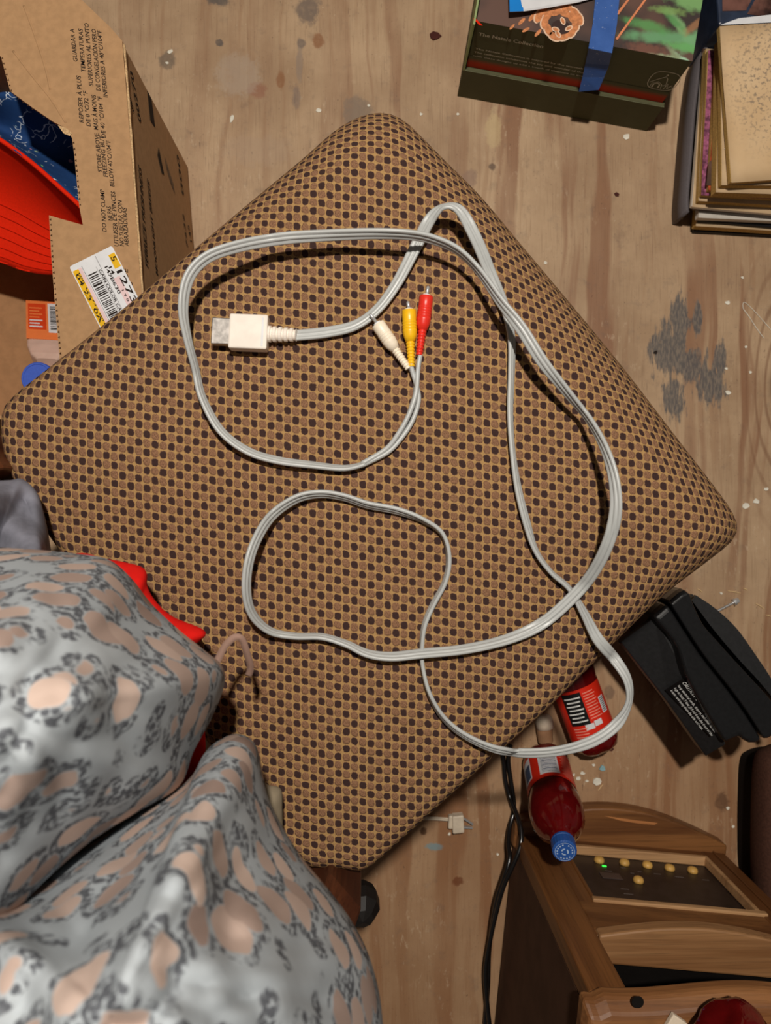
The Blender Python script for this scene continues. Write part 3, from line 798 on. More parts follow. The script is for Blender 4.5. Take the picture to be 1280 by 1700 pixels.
# ------------------------------------------------------------------ gift box
G0, G1 = P(759, 160, 0), P(1073, 218, 0)
gu = (G1 - G0); GW = gu.length; gu.normalize(); gn = Vector((gu.y, -gu.x, 0))       # gn points towards the viewer's nadir (front)
GD, GH, GT = 0.24, 0.174, 0.071
gift = thing('gift_box', G0 + gu * GW / 2 - gn * GD / 2, 'dark green printed gift box strapped with blue masking tape', 'box')
build('tray', *obox(G0, gu * GW, -gn * GD, Z3 * GT), M['green_box'], gift, bevel=.0008)
lid_o = G0 - gn * .006 + gu * .004 + Z3 * (GT - .001)
lidb = build('lid', *obox(lid_o, gu * (GW - .008), -gn * (GD - .012), Z3 * (GH - GT + .001)), M['green_box'], gift)
def red_band():
    t = NT('red_fading_band'); sp_ = t.n('ShaderNodeSeparateXYZ'); t.t.links.new(t.coord(), sp_.inputs[0])
    f = t.step(t.math('ADD', sp_.outputs[2], t.math('MULTIPLY', t.noise(t.coord(), 900, 1), .003)), GT + .012, GT + .026)
    return t.out(t.mix(f, S(170, 52, 24), S(84, 84, 58)), 0.7, 0.2)
M['red_band'] = red_band()
fpt = lambda x, z: lid_o + gu * x * (GW - .008) + Z3 * (z - GT + .001)
patch([fpt(0, GT + .001), fpt(1, GT + .001), fpt(1, GT + .028), fpt(0, GT + .028)], gn, .0005, 'red_band', M['red_band'], lidb)
build('side_leaf', *obox(G0 + Z3 * (GT - .001), gu * .0025, -gn * GD, Z3 * (GH - GT + .003)), M['green_edge'], gift)
M['lip'] = plain('green_board_edge', (112, 114, 86), .7, .2)
build('lip', *obox(G0 + Z3 * (GT - .0006), gu * GW, -gn * .0012, Z3 * .0006), M['lip'], gift)
gf = lambda px, py: PP(px, py, lid_o, gn)
text_on("The Natale Collection", gf(794, 58), gf(901, 79), .0068, gn, M['silver_ink'], lidb)
for i, ln in enumerate(("The Natale Collection is inspired by the warmth of home", "The collection celebrates the joy and wonder of the holidays", "with these designs to add a touch of elegance to every room")):
    a, b = (789 - 2 * i, 81 + 5.6 * i), (1001 - 2 * i, 121 + 5.8 * i)
    text_on(ln, gf(*a), gf(*b), .0034, gn, M['silver_ink'], lidb)
# rounded emblem: outline, peak, star, arch and bushes
em = gf(1102, 134); ev = Z3
def ept(x, y): return em + gu * x + ev * y
def stroke(pts_, w, nm='emblem_line'):
    V, F = [], []
    for i, p in enumerate(pts_):
        q = pts_[min(i + 1, len(pts_) - 1)]; o_ = pts_[max(i - 1, 0)]
        dx, dy = q[0] - o_[0], q[1] - o_[1]; L = math.hypot(dx, dy) or 1
        V += [ept(p[0] - dy / L * w, p[1] + dx / L * w) + gn * .0007, ept(p[0] + dy / L * w, p[1] - dx / L * w) + gn * .0007]
    for i in range(len(pts_) - 1): F.append((2 * i, 2 * i + 1, 2 * i + 3, 2 * i + 2))
    build(nm, V, F, M['silver_ink'], lidb, fix=False)
arc = [(.0195 * math.copysign(abs(math.cos(a)) ** .6, math.cos(a)), .0215 * math.copysign(abs(math.sin(a)) ** .8, math.sin(a))) for a in [2 * math.pi * k / 40 for k in range(41)]]
stroke(arc, .0005)
stroke([(-.017, -.008), (-.009, .002), (0, .011), (.003, .006), (.006, -.006)], .0005)
stroke([(-.001, .013), (0, .016), (.001, .013)], .0008)
stroke([(-.010, -.018), (-.010, -.010), (-.006, -.006), (-.002, -.010), (-.002, -.018)], .0009)
stroke([(-.013, -.017), (-.013, -.009), (-.006, -.003), (.001, -.009), (.002, -.018)], .0004)
stroke([(.006, -.018), (.008, -.004), (.010, -.016)], .0005); stroke([(.010, -.016), (.014, -.006), (.016, -.012)], .0005); stroke([(.003, -.012), (.005, -.006), (.007, -.012)], .0004)
# printed picture on the lid
def lid_picture():
    t = NT('blurred_dark_print'); c = t.coord()
    n = t.noise(c, 14, 2)
    f = t.noise(t.map(c, (30, 9, 10), rot=(0, 0, -0.35)), 1.0, 2)
    col = t.mix(t.step(n, .4, .62), S(66, 56, 54), S(104, 78, 68))
    org = gift.location
    for k, (px, py, L, w, ang, rgb, st) in enumerate(((1100, 62, 70, 14, .05, (112, 166, 118), .9), (1075, 42, 50, 11, .25, (96, 160, 92), .8), (1130, 45, 44, 10, .95, (132, 176, 118), .85), (1150, 68, 34, 16, -.5, (122, 176, 124), .85),
                                                     (1118, 34, 30, 7, .75, (92, 150, 88), .8), (1150, 5, 46, 16, .2, (132, 180, 112), .85), (1140, 80, 46, 9, .2, (110, 176, 104), .9), (1104, 98, 36, 9, .15, (170, 190, 150), .85),
                                                     (1140, 104, 26, 5, .7, (176, 214, 180), .95), (1120, 92, 30, 6, .9, (150, 170, 130), .7), (1152, 44, 24, 8, -.7, (180, 130, 90), .6), (1070, 82, 40, 14, .1, (140, 92, 74), .6), (1110, 18, 40, 8, .1, (140, 176, 100), .6))):
        q = P(px, py, GH) - org; sx, sy = 1292.0 / L, 1292.0 / w
        v = t.map(t.vmath('SUBTRACT', c, (q.x, q.y, 0)), (1, 1, 1), rot=(0, 0, ang))
        v = t.map(v, (sx, sy, 0))
        d = t.math('ADD', t.vmath('LENGTH', v), t.math('MULTIPLY', t.math('SUBTRACT', t.noise(c, 60 + 7 * k, 3), .5), 1.2))
        col = t.mix(t.math('MULTIPLY', t.step(d, 1.15, .35), st), col, S(*rgb))
    return t.out(col, 0.45, 0.35)
M['picture'] = lid_picture()
tp = lambda px, py: P(px, py, GH)
top_o = Vector((lid_o.x, lid_o.y, GH))
pic = patch([top_o, top_o + gu * (GW - .008), top_o + gu * (GW - .008) - gn * (GD - .012), top_o - gn * (GD - .012)], Z3, .0004, 'lid_picture', M['picture'], lidb)
M['cone_a'] = plain('pinecone_print', (206, 132, 84), 0.5, 0.3, var=0.25, scale=200)
M['cone_b'] = plain('pinecone_edge_print', (240, 204, 174), 0.5, 0.3, var=0.1)
M['cone_c'] = plain('pinecone_shade_print', (60, 40, 36), 0.5, 0.3)
M['pine_a'] = plain('pine_print', (110, 160, 92), 0.5, 0.3, var=0.25, scale=120)
M['pine_b'] = plain('pine_light_print', (158, 202, 142), 0.5, 0.3, var=0.2, scale=120)
M['streak'] = plain('copper_streak_print', (226, 140, 96), 0.5, 0.3)
def blob(cx, cy, rx, ry, rot, mat, lvl, nm):
    c, s = math.cos(rot), math.sin(rot)
    patch([tp(cx + rx * math.cos(a) * c - ry * math.sin(a) * s, cy + rx * math.cos(a) * s + ry * math.sin(a) * c) for a in [-2 * math.pi * k / 14 for k in range(14)]], Z3, .0005 + .0001 * lvl, nm, M[mat], pic)
rnd = random.Random(11)
for (cx, cy, r) in ((884, 28, 10), (866, 36, 8), (873, 50, 7), (893, 55, 8), (850, 45, 6)):
    blob(cx, cy, r, r * .35, 2.3 + rnd.uniform(-.4, .4), 'cone_a', 1, 'pinecone_scale')
ring_ = [(909, 50), (903, 38), (908, 26), (922, 20), (938, 22), (950, 30), (956, 42), (950, 54), (936, 62), (920, 62), (893, 28), (900, 18), (955, 22), (962, 32), (940, 12)]
for i, (cx, cy) in enumerate(ring_):
    a = math.atan2(cy - 42, cx - 930)
    blob(cx, cy, 7, 12, a, 'cone_b', 2 + i % 3, 'pinecone_scale'); blob(cx - 1.2 * math.cos(a), cy - 1.2 * math.sin(a), 5.8, 10.6, a, 'cone_a', 6 + i % 3, 'pinecone_scale')
blob(931, 46, 16, 12, .2, 'cone_c', 9, 'pinecone_scale')
for cx, cy, r in ((922, 50, .3), (944, 48, -.5), (934, 36, 1.2), (926, 58, 1.0)):
    blob(cx, cy, 7, 4, r, 'cone_b', 10, 'pinecone_scale'); blob(cx, cy, 5, 2.4, r, 'cone_a', 11, 'pinecone_scale')
patch([tp(1072, -4), tp(1076, -4), tp(1024, 68), tp(1021, 66)], Z3, .0019, 'copper_streak', M['streak'], pic)
patch([tp(1044, -4), tp(1048, -4), tp(1026, 26), tp(1022, 24)], Z3, .0019, 'copper_streak', M['streak'], pic)
patch([tp(785, 32), tp(790, 33), tp(801, 44), tp(795, 43)], Z3, .0019, 'copper_streak', M['hat_red'], pic)
# tape strap over the lid and down the front
ta, tb = [], []
for (xa, xb, y, off) in ((990, 1030, -60, .0025), (988, 1028, 0, .0025), (984, 1024, 40, .0025)):
    ta.append(P(xa, y, GH + off)); tb.append(P(xb, y, GH + off))
ea, eb = P(977, 80, GH + .0035), P(1016, 88, GH + .0035)
ta.append(ea); tb.append(eb)
for (pa, pb, off) in (((972, 105), (1011, 108), .006), ((967, 128), (1003, 128), .010), ((961, 152), (994, 149), .016)):
    ta.append(PP(*pa, lid_o + gn * off, gn)); tb.append(PP(*pb, lid_o + gn * off, gn))
V = []; F = []
for a, b in zip(ta, tb): V += [a, b]
for i in range(len(ta) - 1): F.append((2 * i, 2 * i + 1, 2 * i + 3, 2 * i + 2))
tp_o = build('tape_strap', V, F, M['tape'], gift, solid=.0006, soff=0, fix=True)
rnd = random.Random(2)
for (x, y, s) in ((1000, 56, 3), (1015, 30, 4), (1004, 78, 5), (1006, 86, 3), (995, 100, 4), (998, 110, 3), (1012, 6, 3)):
    pass
# paper leaflet lying on the lid
lf = [P(845, -30, GH + .014), P(846, 20, GH + .014), P(870, 19, GH + .012), P(905, 14, GH + .009), P(960, 4, GH + .006), P(990, -4, GH + .005), P(990, -40, GH + .006)]
leaflet = build('folded_leaflet', lf, [tuple(range(7))], M['white_paper'], None, solid=.0008, soff=0)
tag(leaflet, 'pale leaflet with bright blue edge on the green gift box', 'leaflet')
M['cyan'] = plain('bright_blue_print', (20, 130, 214), 0.5, 0.3, var=0.03)
patch([P(846, 20, GH + .0145), P(869, 19, GH + .0125), P(866, -20, GH + .0125), P(845, -20, GH + .0145)], Z3, .0006, 'blue_edge', M['cyan'], leaflet)

# ------------------------------------------------------------------ stack of old papers, bottom to top
M['aged'] = plain('aged_paper', (208, 178, 140), 0.85, 0.1, var=0.10, scale=30)
M['page_edge'] = plain('yellowed_page_edges', (196, 160, 96), 0.9, 0.1, var=0.2, scale=500)
M['magazine'] = plain('white_magazine', (220, 212, 200), 0.5, 0.3, var=0.06)
M['purple'] = plain('purple_comic_cover', (150, 84, 112), 0.5, 0.3, var=0.6, scale=180)
M['dark_cover'] = plain('dark_brown_cover', (92, 66, 54), 0.5, 0.3, var=0.4, scale=40)
M['rust'] = plain('rust_comic_cover', (176, 84, 48), 0.5, 0.3, var=0.5, scale=60)
M['binder'] = plain('grey_binder_cloth', (96, 90, 92), 0.7, 0.3, var=0.15, scale=600, bump=.2)
M['black_board'] = plain('black_board', (26, 24, 25), 0.6, 0.3)
def stained_page():
    t = NT('stained_old_page'); c = t.coord()
    col = t.mix(t.noise(c, 16, 3), S(196, 160, 116), S(226, 198, 160))
    z = t.step(t.vmath('LENGTH', t.map(c, (14, 9, 1), (.25, -.25, 0))), 1.2, .4)
    sp_ = t.math('MULTIPLY', t.step(t.noise(c, 210, 3, .6), .50, .64), z)
    return t.out(t.mix(t.math('MULTIPLY', sp_, .7), col, S(120, 108, 98)), .85, .1)
M['stained'] = stained_page()
# (name, label, category, left-bottom px, left-top px, z0, z1, cover, edges)
STACK = [('portfolio', 'black board portfolio at the bottom of the paper stack', 'folder', (1152, 384), (1166, 60), .0005, .010, 'black_board', 'black_board', 0),
         ('old_book', 'thin book with yellowed pages just above the black portfolio', 'book', (1156, 374), (1172, 75), .010, .028, 'aged', 'page_edge', 0),
         ('dark_magazine', 'dark covered magazine low in the paper stack', 'magazine', (1161, 366), (1168, 80), .028, .036, 'black_board', 'black_board', .004),
         ('white_magazine', 'glossy white magazine with curled corner in the paper stack', 'magazine', (1160, 360), (1168, 84), .036, .050, 'magazine', 'magazine', 0),
         ('brown_magazine', 'dark brown magazine above the glossy white one', 'magazine', (1151, 346), (1168, 80), .050, .058, 'dark_cover', 'dark_cover', 0),
         ('cream_comic', 'cream edged comic with long pale margin in the paper stack', 'comic', (1149, 342), (1170, 82), .058, .068, 'aged', 'magazine', 0),
         ('tan_comic', 'tan paged comic under the purple covered comic', 'comic', (1160, 333), (1172, 80), .068, .080, 'aged', 'page_edge', 0),
         ('purple_comic', 'comic with purple patterned cover strip in the stack', 'comic', (1165, 323), (1176, 82), .080, .090, 'purple', 'page_edge', 0),
         ('rust_comic', 'comic with rust and brown cover in the stack', 'comic', (1177, 315), (1190, 84), .090, .100, 'rust', 'page_edge', 0),
         ('thick_comic', 'yellowed comic second from the top of the paper stack', 'comic', (1189, 318), (1195, 62), .100, .118, 'aged', 'page_edge', 0),
         ('pale_comic', 'aged comic directly beneath the stained top comic', 'comic', (1198, 307), (1197, 52), .118, .130, 'aged', 'page_edge', 0),
         ('stained_comic', 'foxed and speckled old comic on top of the paper stack', 'comic', (1214, 302), (1195, 42), .131, .142, 'stained', 'page_edge', 0)]
for k, (nm, lb, ct, a, b, z0, z1, cov, edg, dy) in enumerate(STACK):
    A, B = P(*a, z1), P(*b, z1)
    up_v = B - A; up_v.z = 0
    right = Vector((.165 + .004 * (k % 3), -.006 - .004 * (k % 3), 0))
    nrm_ = up_v.normalized()
    if cov in ('aged', 'stained', 'purple', 'rust'):
        right = Vector((nrm_.y, -nrm_.x, 0)) * (.165 + .004 * (k % 3))
    th = thing(nm, Vector((A.x, A.y, z0)) + (right + up_v) / 2, lb, ct, 'papers stacked beside the gift box')
    O = Vector((A.x, A.y, z0))
    build('pages', *obox(O, right, up_v, Z3 * (z1 - z0 - .0012)), M[edg], th, bevel=.001)
    Vc, Fc = [], []
    n = 8                                                    # cover sheet with a gently curled margin
    for i in range(n + 1):
        for j in range(n + 1):
            x, y = i / n, j / n
            curl = .0006 * math.sin(6 * y + k) * (1 - x) + (.0012 * (1 - y) ** 3 if k % 2 else 0)
            Vc.append(O + right * (x - .004 * math.sin(5 * y + k)) + up_v * (y - .004 * (k % 2)) + Z3 * (z1 - z0 - .0010 + abs(curl) * .5))
    for i in range(n):
        for j in range(n): Fc.append((i * (n + 1) + j, (i + 1) * (n + 1) + j, (i + 1) * (n + 1) + j + 1, i * (n + 1) + j + 1))
    build('cover', Vc, Fc, M[cov], th, smooth=True, solid=.0005, soff=-1, fix=False)
    if nm == 'stained_comic':
        tr = [A + up_v, A + up_v + right * .15 + up_v * .035, A + up_v * 1.045 + right * .4, A + up_v * 1.05 + right, A + up_v * .99 + right]
        patch(tr, Z3, .0008, 'torn_white_edge', M['white_paper'], th)
    if nm == 'pale_comic':
        patch([P(1213, 215, z1), P(1213, 250, z1), P(1202, 248, z1)], Z3, .0012, 'white_scrap', M['white_paper'], th)
        patch([P(1207, 250, z1), P(1213, 250, z1), P(1214, 292, z1), P(1207, 290, z1)], Z3, .0012, 'dark_margin', M['dark_cover'], th)
    if nm == 'rust_comic':
        patch([P(1184, 213, z1), P(1189, 217, z1), P(1183, 222, z1)], Z3, .0014, 'white_scrap', M['white_paper'], th)
        patch([P(1176, 270, z1), P(1187, 262, z1), P(1186, 308, z1), P(1172, 308, z1)], Z3, .0012, 'dark_margin', M['dark_cover'], th)
# binder cover standing round the left of the stack
bcv = [(1139, 352), (1138, 330), (1141, 290), (1145, 240), (1150, 180), (1156, 130), (1161, 100), (1166, 84), (1172, 76)]
up_r, lo_r = [], []
for x, y in spline(bcv, 4):
    up_r.append(P(x, y, .052)); lo_r.append(P(x + 1, y + 2, .0))
Vb = []; Fb = []
for a, b in zip(lo_r, up_r): Vb += [Vector((b.x, b.y, .0005)), b]
for i in range(len(up_r) - 1): Fb.append((2 * i, 2 * i + 2, 2 * i + 3, 2 * i + 1))
bd_ = build('binder_cover', Vb, Fb, M['binder'], None, smooth=True, solid=.005, soff=-1)
tag(bd_, 'grey cloth binder cover standing along the side of the paper stack', 'binder')
# framed dark pictures behind the stack
M['blue_frame'] = plain('dark_blue_plastic', (44, 54, 74), 0.35, 0.5, var=0.2)
M['art'] = plain('murky_picture', (92, 62, 54), 0.3, 0.5, var=0.9, scale=26)
fr_o = P(1196, 38, .11)
fra = thing('picture_frame', (fr_o.x + .09, fr_o.y + .06, .0), 'dark blue framed picture case behind the old papers', 'frame')
build('case', *obox((fr_o.x, fr_o.y, .001), (.17, .012, 0), (-.01, .13, 0), (0, 0, .105)), M['blue_frame'], fra, bevel=.003)
patch([P(1199, 19, .106), P(1238, 18, .106), P(1268, -40, .106), P(1198, -40, .106)], Z3, .0008, 'picture', M['art'], fra)
patch([P(1240, 24, .106), P(1300, 32, .106), P(1320, -40, .106), P(1275, -40, .106)], Z3, .0008, 'picture', M['art'], fra)
pa, pb = P(1168, 28, .05), P(1192, -12, .05)
bk = obox(P(1114, 24, .0005), (P(1126, -50, 0) - P(1114, 24, 0)), (.008, .003, 0), (0, 0, .09))
M['ochre'] = plain('ochre_strip', (140, 96, 40), .7, .2)
tag(build('ochre_ruler', *bk, M['ochre'], None), 'narrow ochre wooden strip standing beside the gift box', 'strip')

# ------------------------------------------------------------------ wooden cabinet heater
F0 = P(852, 1372, 0)
hu = Vector((.995, -.1, 0)).normalized(); hw = Vector((-hu.y, hu.x, 0))     # along the front / out of the front
HWID, HHT, HDEP = 0.312, 0.405, 0.30
def hp(s, z, out=0.0): return F0 + hu * s + hw * out + Z3 * z
def HF(px, py, off=0.0):
    p = PP(px, py, F0 + hw * off, hw); return (p - F0).dot(hu), p.z
htr = thing('cabinet_heater', F0 + hu * HWID / 2 - hw * HDEP / 2, 'oak cabinet heater with dark control panel and six tan buttons', 'heater')
cab = build('cabinet_side', *obox(hp(0, .012, -.022), hu * .012, -hw * HDEP, Z3 * (HHT - .014)), M['heater_side'], htr)
build('cabinet_side', *obox(hp(HWID - .012, .012, -.022), hu * .012, -hw * HDEP, Z3 * (HHT - .014)), M['heater_side'], htr)
build('cabinet_back', *obox(hp(.012, .012, -.3), hu * (HWID - .024), -hw * .012, Z3 * (HHT - .014)), M['heater_side'], htr)
build('inner_shell', *obox(hp(.012, .012, -.05), hu * (HWID - .024), -hw * .01, Z3 * (HHT - .014)), M['dark_gap'], htr)
build('stile', *obox(hp(0, .012, -.022), hu * .042, hw * .022, Z3 * (HHT - .012)), M['heater_wood_v'], htr, bevel=.002)
build('stile', *obox(hp(HWID - .036, .012, -.022), hu * .036, hw * .022, Z3 * (HHT - .012)), M['heater_wood_v'], htr, bevel=.002)
build('stile', *obox(hp(.0415, .050, -.022), hu * .022, hw * .0212, Z3 * .170), M['heater_wood_v'], htr, bevel=.001)
build('rail', *obox(hp(.041, .012, -.022), hu * (HWID - .076), hw * .0215, Z3 * .040), M['heater_wood'], htr, bevel=.002)
build('rail', *obox(hp(.041, .214, -.022), hu * (HWID - .076), hw * .0215, Z3 * .080), M['heater_wood'], htr, bevel=.002)
build('corner_bead', *obox(hp(HWID - .036 + .017, .012, -.0005), hu * .003, hw * .003, Z3 * (HHT - .012)), M['heater_wood_v'], htr, bevel=.001)
def bow(s0, s1, z0, z1, back, e0, mid, e1, n=20):
    fr_ = []
    for i in range(n + 1):
        t = i / n; o_ = e0 + (e1 - e0) * t + (mid - (e0 + e1) / 2) * math.sin(math.pi * t)
        fr_.append((s0 + (s1 - s0) * t, o_))
    ring = fr_ + [(s1, back), (s0, back)]
    return loft([[hp(s, z0, o_) for s, o_ in ring], [hp(s, z1, o_) for s, o_ in ring]])
plin = build('bowed_plinth', *bow(-.004, HWID + .003, .0005, .030, -.02, .018, .052, .012), M['heater_wood'], htr, bevel=.003)
M['worn'] = wood('bare_worn_wood', (176, 112, 60), (196, 132, 78), axis='X', rough=.7)
patch([PP(x, y, (0, 0, .0302), Z3) for x, y in ((1002, 1354), (1030, 1358), (1060, 1362), (1092, 1366), (1086, 1369), (1060, 1367), (1030, 1362))][::-1], Z3, .0006, 'worn_patch', M['worn'], plin)
build('sill', *bow(.0425, HWID - .0365, .282, .300, -.030, .002, .020, .008), M['heater_pale'], htr, bevel=.0025)
cp = build('control_panel', *obox(hp(.064, .054, -.016), hu * .216, hw * .006, Z3 * .158), M['panel'], htr)
build('panel_trim', *obox(hp(.064, .050, -.010), hu * .212, hw * .013, Z3 * .008), M['heater_trim'], htr, bevel=.0015)
build('panel_trim', *obox(hp(.060, .206, -.010), hu * .222, hw * .013, Z3 * .009), M['heater_trim'], htr, bevel=.0015)
build('panel_trim', *obox(hp(HWID - .042, .050, -.010), hu * .006, hw * .013, Z3 * .160), M['heater_trim'], htr, bevel=.0015)
build('panel_trim', *obox(hp(.060, .050, -.010), hu * .005, hw * .011, Z3 * .160), M['heater_wood_v'], htr, bevel=.0015)
for (px, py) in ((995, 1426), (1037, 1430), (1075, 1434), (1112, 1439), (1150, 1443), (1060, 1459)):
    s, z = HF(px, py, -.006)
    build('button', *lathe(hp(s, z, -.0102), hw, [(0, .0072), (.003, .0072), (.006, .0060), (.0075, .0030), (.0078, .0002)], 20), M['brass'], cp, smooth=True)
s, z = HF(1003, 1438, -.010)
tled = NT('green_led_glow'); tled.out(S(40, 230, 60), .4); tled.b.inputs['Emission Color'].default_value = S(60, 255, 80); tled.b.inputs['Emission Strength'].default_value = 1.2
build('power_light', *obox(hp(s - .003, z - .001, -.0102), hu * .006, hw * .0012, Z3 * .003), tled.m, cp)
s, z = HF(1014, 1454, -.010)
M['lcd'] = plain('grey_display', (76, 64, 60), .3, .5)
build('display', *obox(hp(s - .014, z - .008, -.0102), hu * .028, hw * .0008, Z3 * .017), M['lcd'], cp)
M['panel_ink'] = plain('faded_panel_print', (104, 92, 86), .6, .2)
for (px, py, w) in ((985, 1419, 14), (1030, 1423, 12), (1030, 1440, 10), (1046, 1449, 8), (1058, 1446, 8), (1085, 1450, 14), (1120, 1455, 18), (1165, 1460, 14), (1030, 1475, 16), (1035, 1483, 18), (1004, 1445, 14)):
    s, z = HF(px, py, -.010)
    build('panel_mark', *obox(hp(s, z, -.0102), hu * w * .0007, hw * .0004, Z3 * .0015), M['panel_ink'], cp)
# scalloped top board
ft = []
for i in range(33):
    t = i / 32
    ft.append((-.010 + (HWID + .02) * t, .016 + .010 * math.sin(t * 2 * math.pi * 1.0 - 1.9) * 1.0 + (0 if 0.04 < t < .96 else -.006)))
ring = ft + [(HWID + .010, -HDEP - .03), (-.010, -HDEP - .03)]
tb_ = build('top_board', *loft([[hp(s, HHT - .002, o_) for s, o_ in ring], [hp(s, HHT + .014, o_) for s, o_ in ring], [hp(s * .97 + .005, HHT + .027, o_ - .012) for s, o_ in ring]]), wood('worn_top_board', (112, 70, 38), (152, 104, 62), (80, 48, 28), axis='X', rough=.5), htr, bevel=.004)
kn = P(1059, 1664, HHT + .0272)
build('knot', *lathe((kn.x, kn.y, HHT + .0268), (0, 0, 1), [(0, .006), (.0004, .006), (.0005, .0002)], 14), M['dark_gap'], tb_)

# ------------------------------------------------------------------ bottles
def bottle(name, base, d, facing, label, cap=True):
    """soft drink bottle 0.225 long; returns root, frame"""
    d = Vector(d).normalized(); f = (Vector(facing) - d * Vector(facing).dot(d)).normalized(); s = d.cross(f)
    def q(th, h, r): return base + d * h + (f * math.cos(th) + s * math.sin(th)) * r
    root = thing(name, base, label, 'bottle')
    prof = [(.004, .010), (.0, .022), (.006, .031), (.016, .0345), (.022, .0335), (.028, .0335), (.100, .0335), (.105, .0335), (.118, .0355), (.140, .0365), (.158, .0345), (.172, .029), (.184, .021), (.193, .0155), (.205, .0135)]
    n = 40
    rings = [[q(2 * math.pi * k / n, h, r * (1 - (.10 * max(0, math.cos(5 * 2 * math.pi * k / n)) if h < .012 else 0))) for k in range(n)] for h, r in prof]
    body = build('bottle_body', *loft(rings), M['juice'], root, smooth=True)
    lab = build('label_sleeve', *loft([[q(2 * math.pi * k / n, h, .0341) for k in range(n)] for h in (.026, .050, .075, .104)], False, False), M['label_red'], root, smooth=True)
    if cap:
        pr_ = [(.200, .0138), (.203, .0150), (.2055, .0150), (.206, .0142), (.207, .0150), (.2205, .0148), (.2222, .0135), (.2222, .0002)]
        cp_ = build('cap', *loft([[q(2 * math.pi * k / 48, h, r * (1 + (.02 if k % 2 and .207 <= h <= .2206 else 0))) for k in range(48)] for h, r in pr_]), M['blue_cap'], root)
    else: cp_ = None
    def wrap(th0, h0, th1, h1, mat, nm, r=.0344, par=lab):
        m = 10; V, F = [], []
        for i in range(m + 1):
            for h in (h0, h1): V.append(q(th0 + (th1 - th0) * i / m, h, r))
        for i in range(m): F.append((2 * i, 2 * i + 1, 2 * i + 3, 2 * i + 2))
        return build(nm, V, F, M[mat], par, smooth=True, fix=False)
    return root, q, wrap, lab, cp_
base = P(903, 1258, 0) + Vector((0, 0, .0015))
zc = .205
for _ in range(6):
    tip = P(936, 1412, zc); L = (tip - base).length; zc -= (L - .224) * 1.2
d1 = (tip - base).normalized()
fac = (CAM - base)
bt1, q1, wr1, lab1, cap1 = bottle('juice_bottle', base + Vector((0, 0, .006)), d1, fac, 'red juice bottle with blue cap leaning on the cabinet heater')
wr1(-.50, .036, .32, .096, 'white_paper', 'barcode_ground')
M['barblue'] = plain('blue_grey_bars', (70, 84, 112), .5, .3)
for i in range(15):
    h = .040 + i * .0036
    wr1(-.43, h, .22, h + .0010 + .0008 * (i % 3 == 0), 'barblue', 'barcode_bar', .0346)
wr1(.72, .034, 1.35, .090, 'white_paper', 'blue_white_panel'); wr1(.78, .050, 1.15, .086, 'barblue', 'blue_white_panel', .0346)
M['pale_red'] = plain('pale_label_print', (240, 150, 130), .5, .3)
for i in range(16):
    h = .030 + i * .0045
    wr1(-1.25 + .1 * (i % 3), h, -.60 - .08 * (i % 2), h + .0016, 'pale_red', 'label_line', .0346)
# recycling mark on the cap
ctop = base + Vector((0, 0, .006)) + d1 * .2226
df, ds, dt = frame(d1, Vector((0, 1, 0)))
def ctp(a, r): return ctop + (ds * math.cos(a) + dt * math.sin(a)) * r
def annulus(r0, r1, a0, a1, nm):
    V, F = [], []
    m = 20
    for i in range(m + 1):
        a = a0 + (a1 - a0) * i / m; V += [ctp(a, r0), ctp(a, r1)]
    for i in range(m): F.append((2 * i, 2 * i + 1, 2 * i + 3, 2 * i + 2))
    build(nm, V, F, M['silver_ink2'], cap1, fix=False)
M['silver_ink2'] = plain('pale_blue_print', (170, 190, 214), .6, .3)
annulus(.0118, .0123, 0, 2 * math.pi, 'cap_ring')
for k in range(3):
    annulus(.0030, .0046, k * 2.094 + .2, k * 2.094 + 1.6, 'recycle_arrow')
for k in range(16):
    if k % 5 != 4: annulus(.0085, .0102, k * .3927, k * .3927 + .2, 'cap_lettering')

b2a, b2b = P(994, 1244, .0365), P(949, 1122, .0365)
bt2, q2, wr2_, lab2, _ = bottle('juice_bottle', b2a, (b2b - b2a), (0, 0, 1), 'red juice bottle lying on the floor partly under the chair')
def wr2(a, h0, b, h1, *r): return wr2_(-a, h0, -b, h1, *r)
wr2(.10, .052, .95, .100, 'label_black', 'black_text_box'); 
for i in range(7):
    h = .092 - i * .0058
    wr2(.16 + .05 * (i % 3), h, .86 - .07 * (i % 2), h + .0020, 'white_ink', 'label_line', .0347)
wr2(-.95, .058, -.62, .082, 'white_paper', 'barcode_ground')
for i in range(8): wr2(-.92, .060 + i * .0027, -.66, .0612 + i * .0027, 'ink', 'barcode_bar', .0347)
wr2(-.40, .046, -.05, .054, 'white_paper', 'white_box'); wr2(-.02, .044, .36, .052, 'white_paper', 'white_box')
for i in range(10):
    h = .058 + i * .0042
    wr2(-.52 + .06 * (i % 2), h, .02, h + .0014, 'pale_red', 'label_line', .0347)
for i in range(5):
    h = .030 + i * .0042
    wr2(.30, h, .9, h + .0014, 'pale_red', 'label_line', .0347)

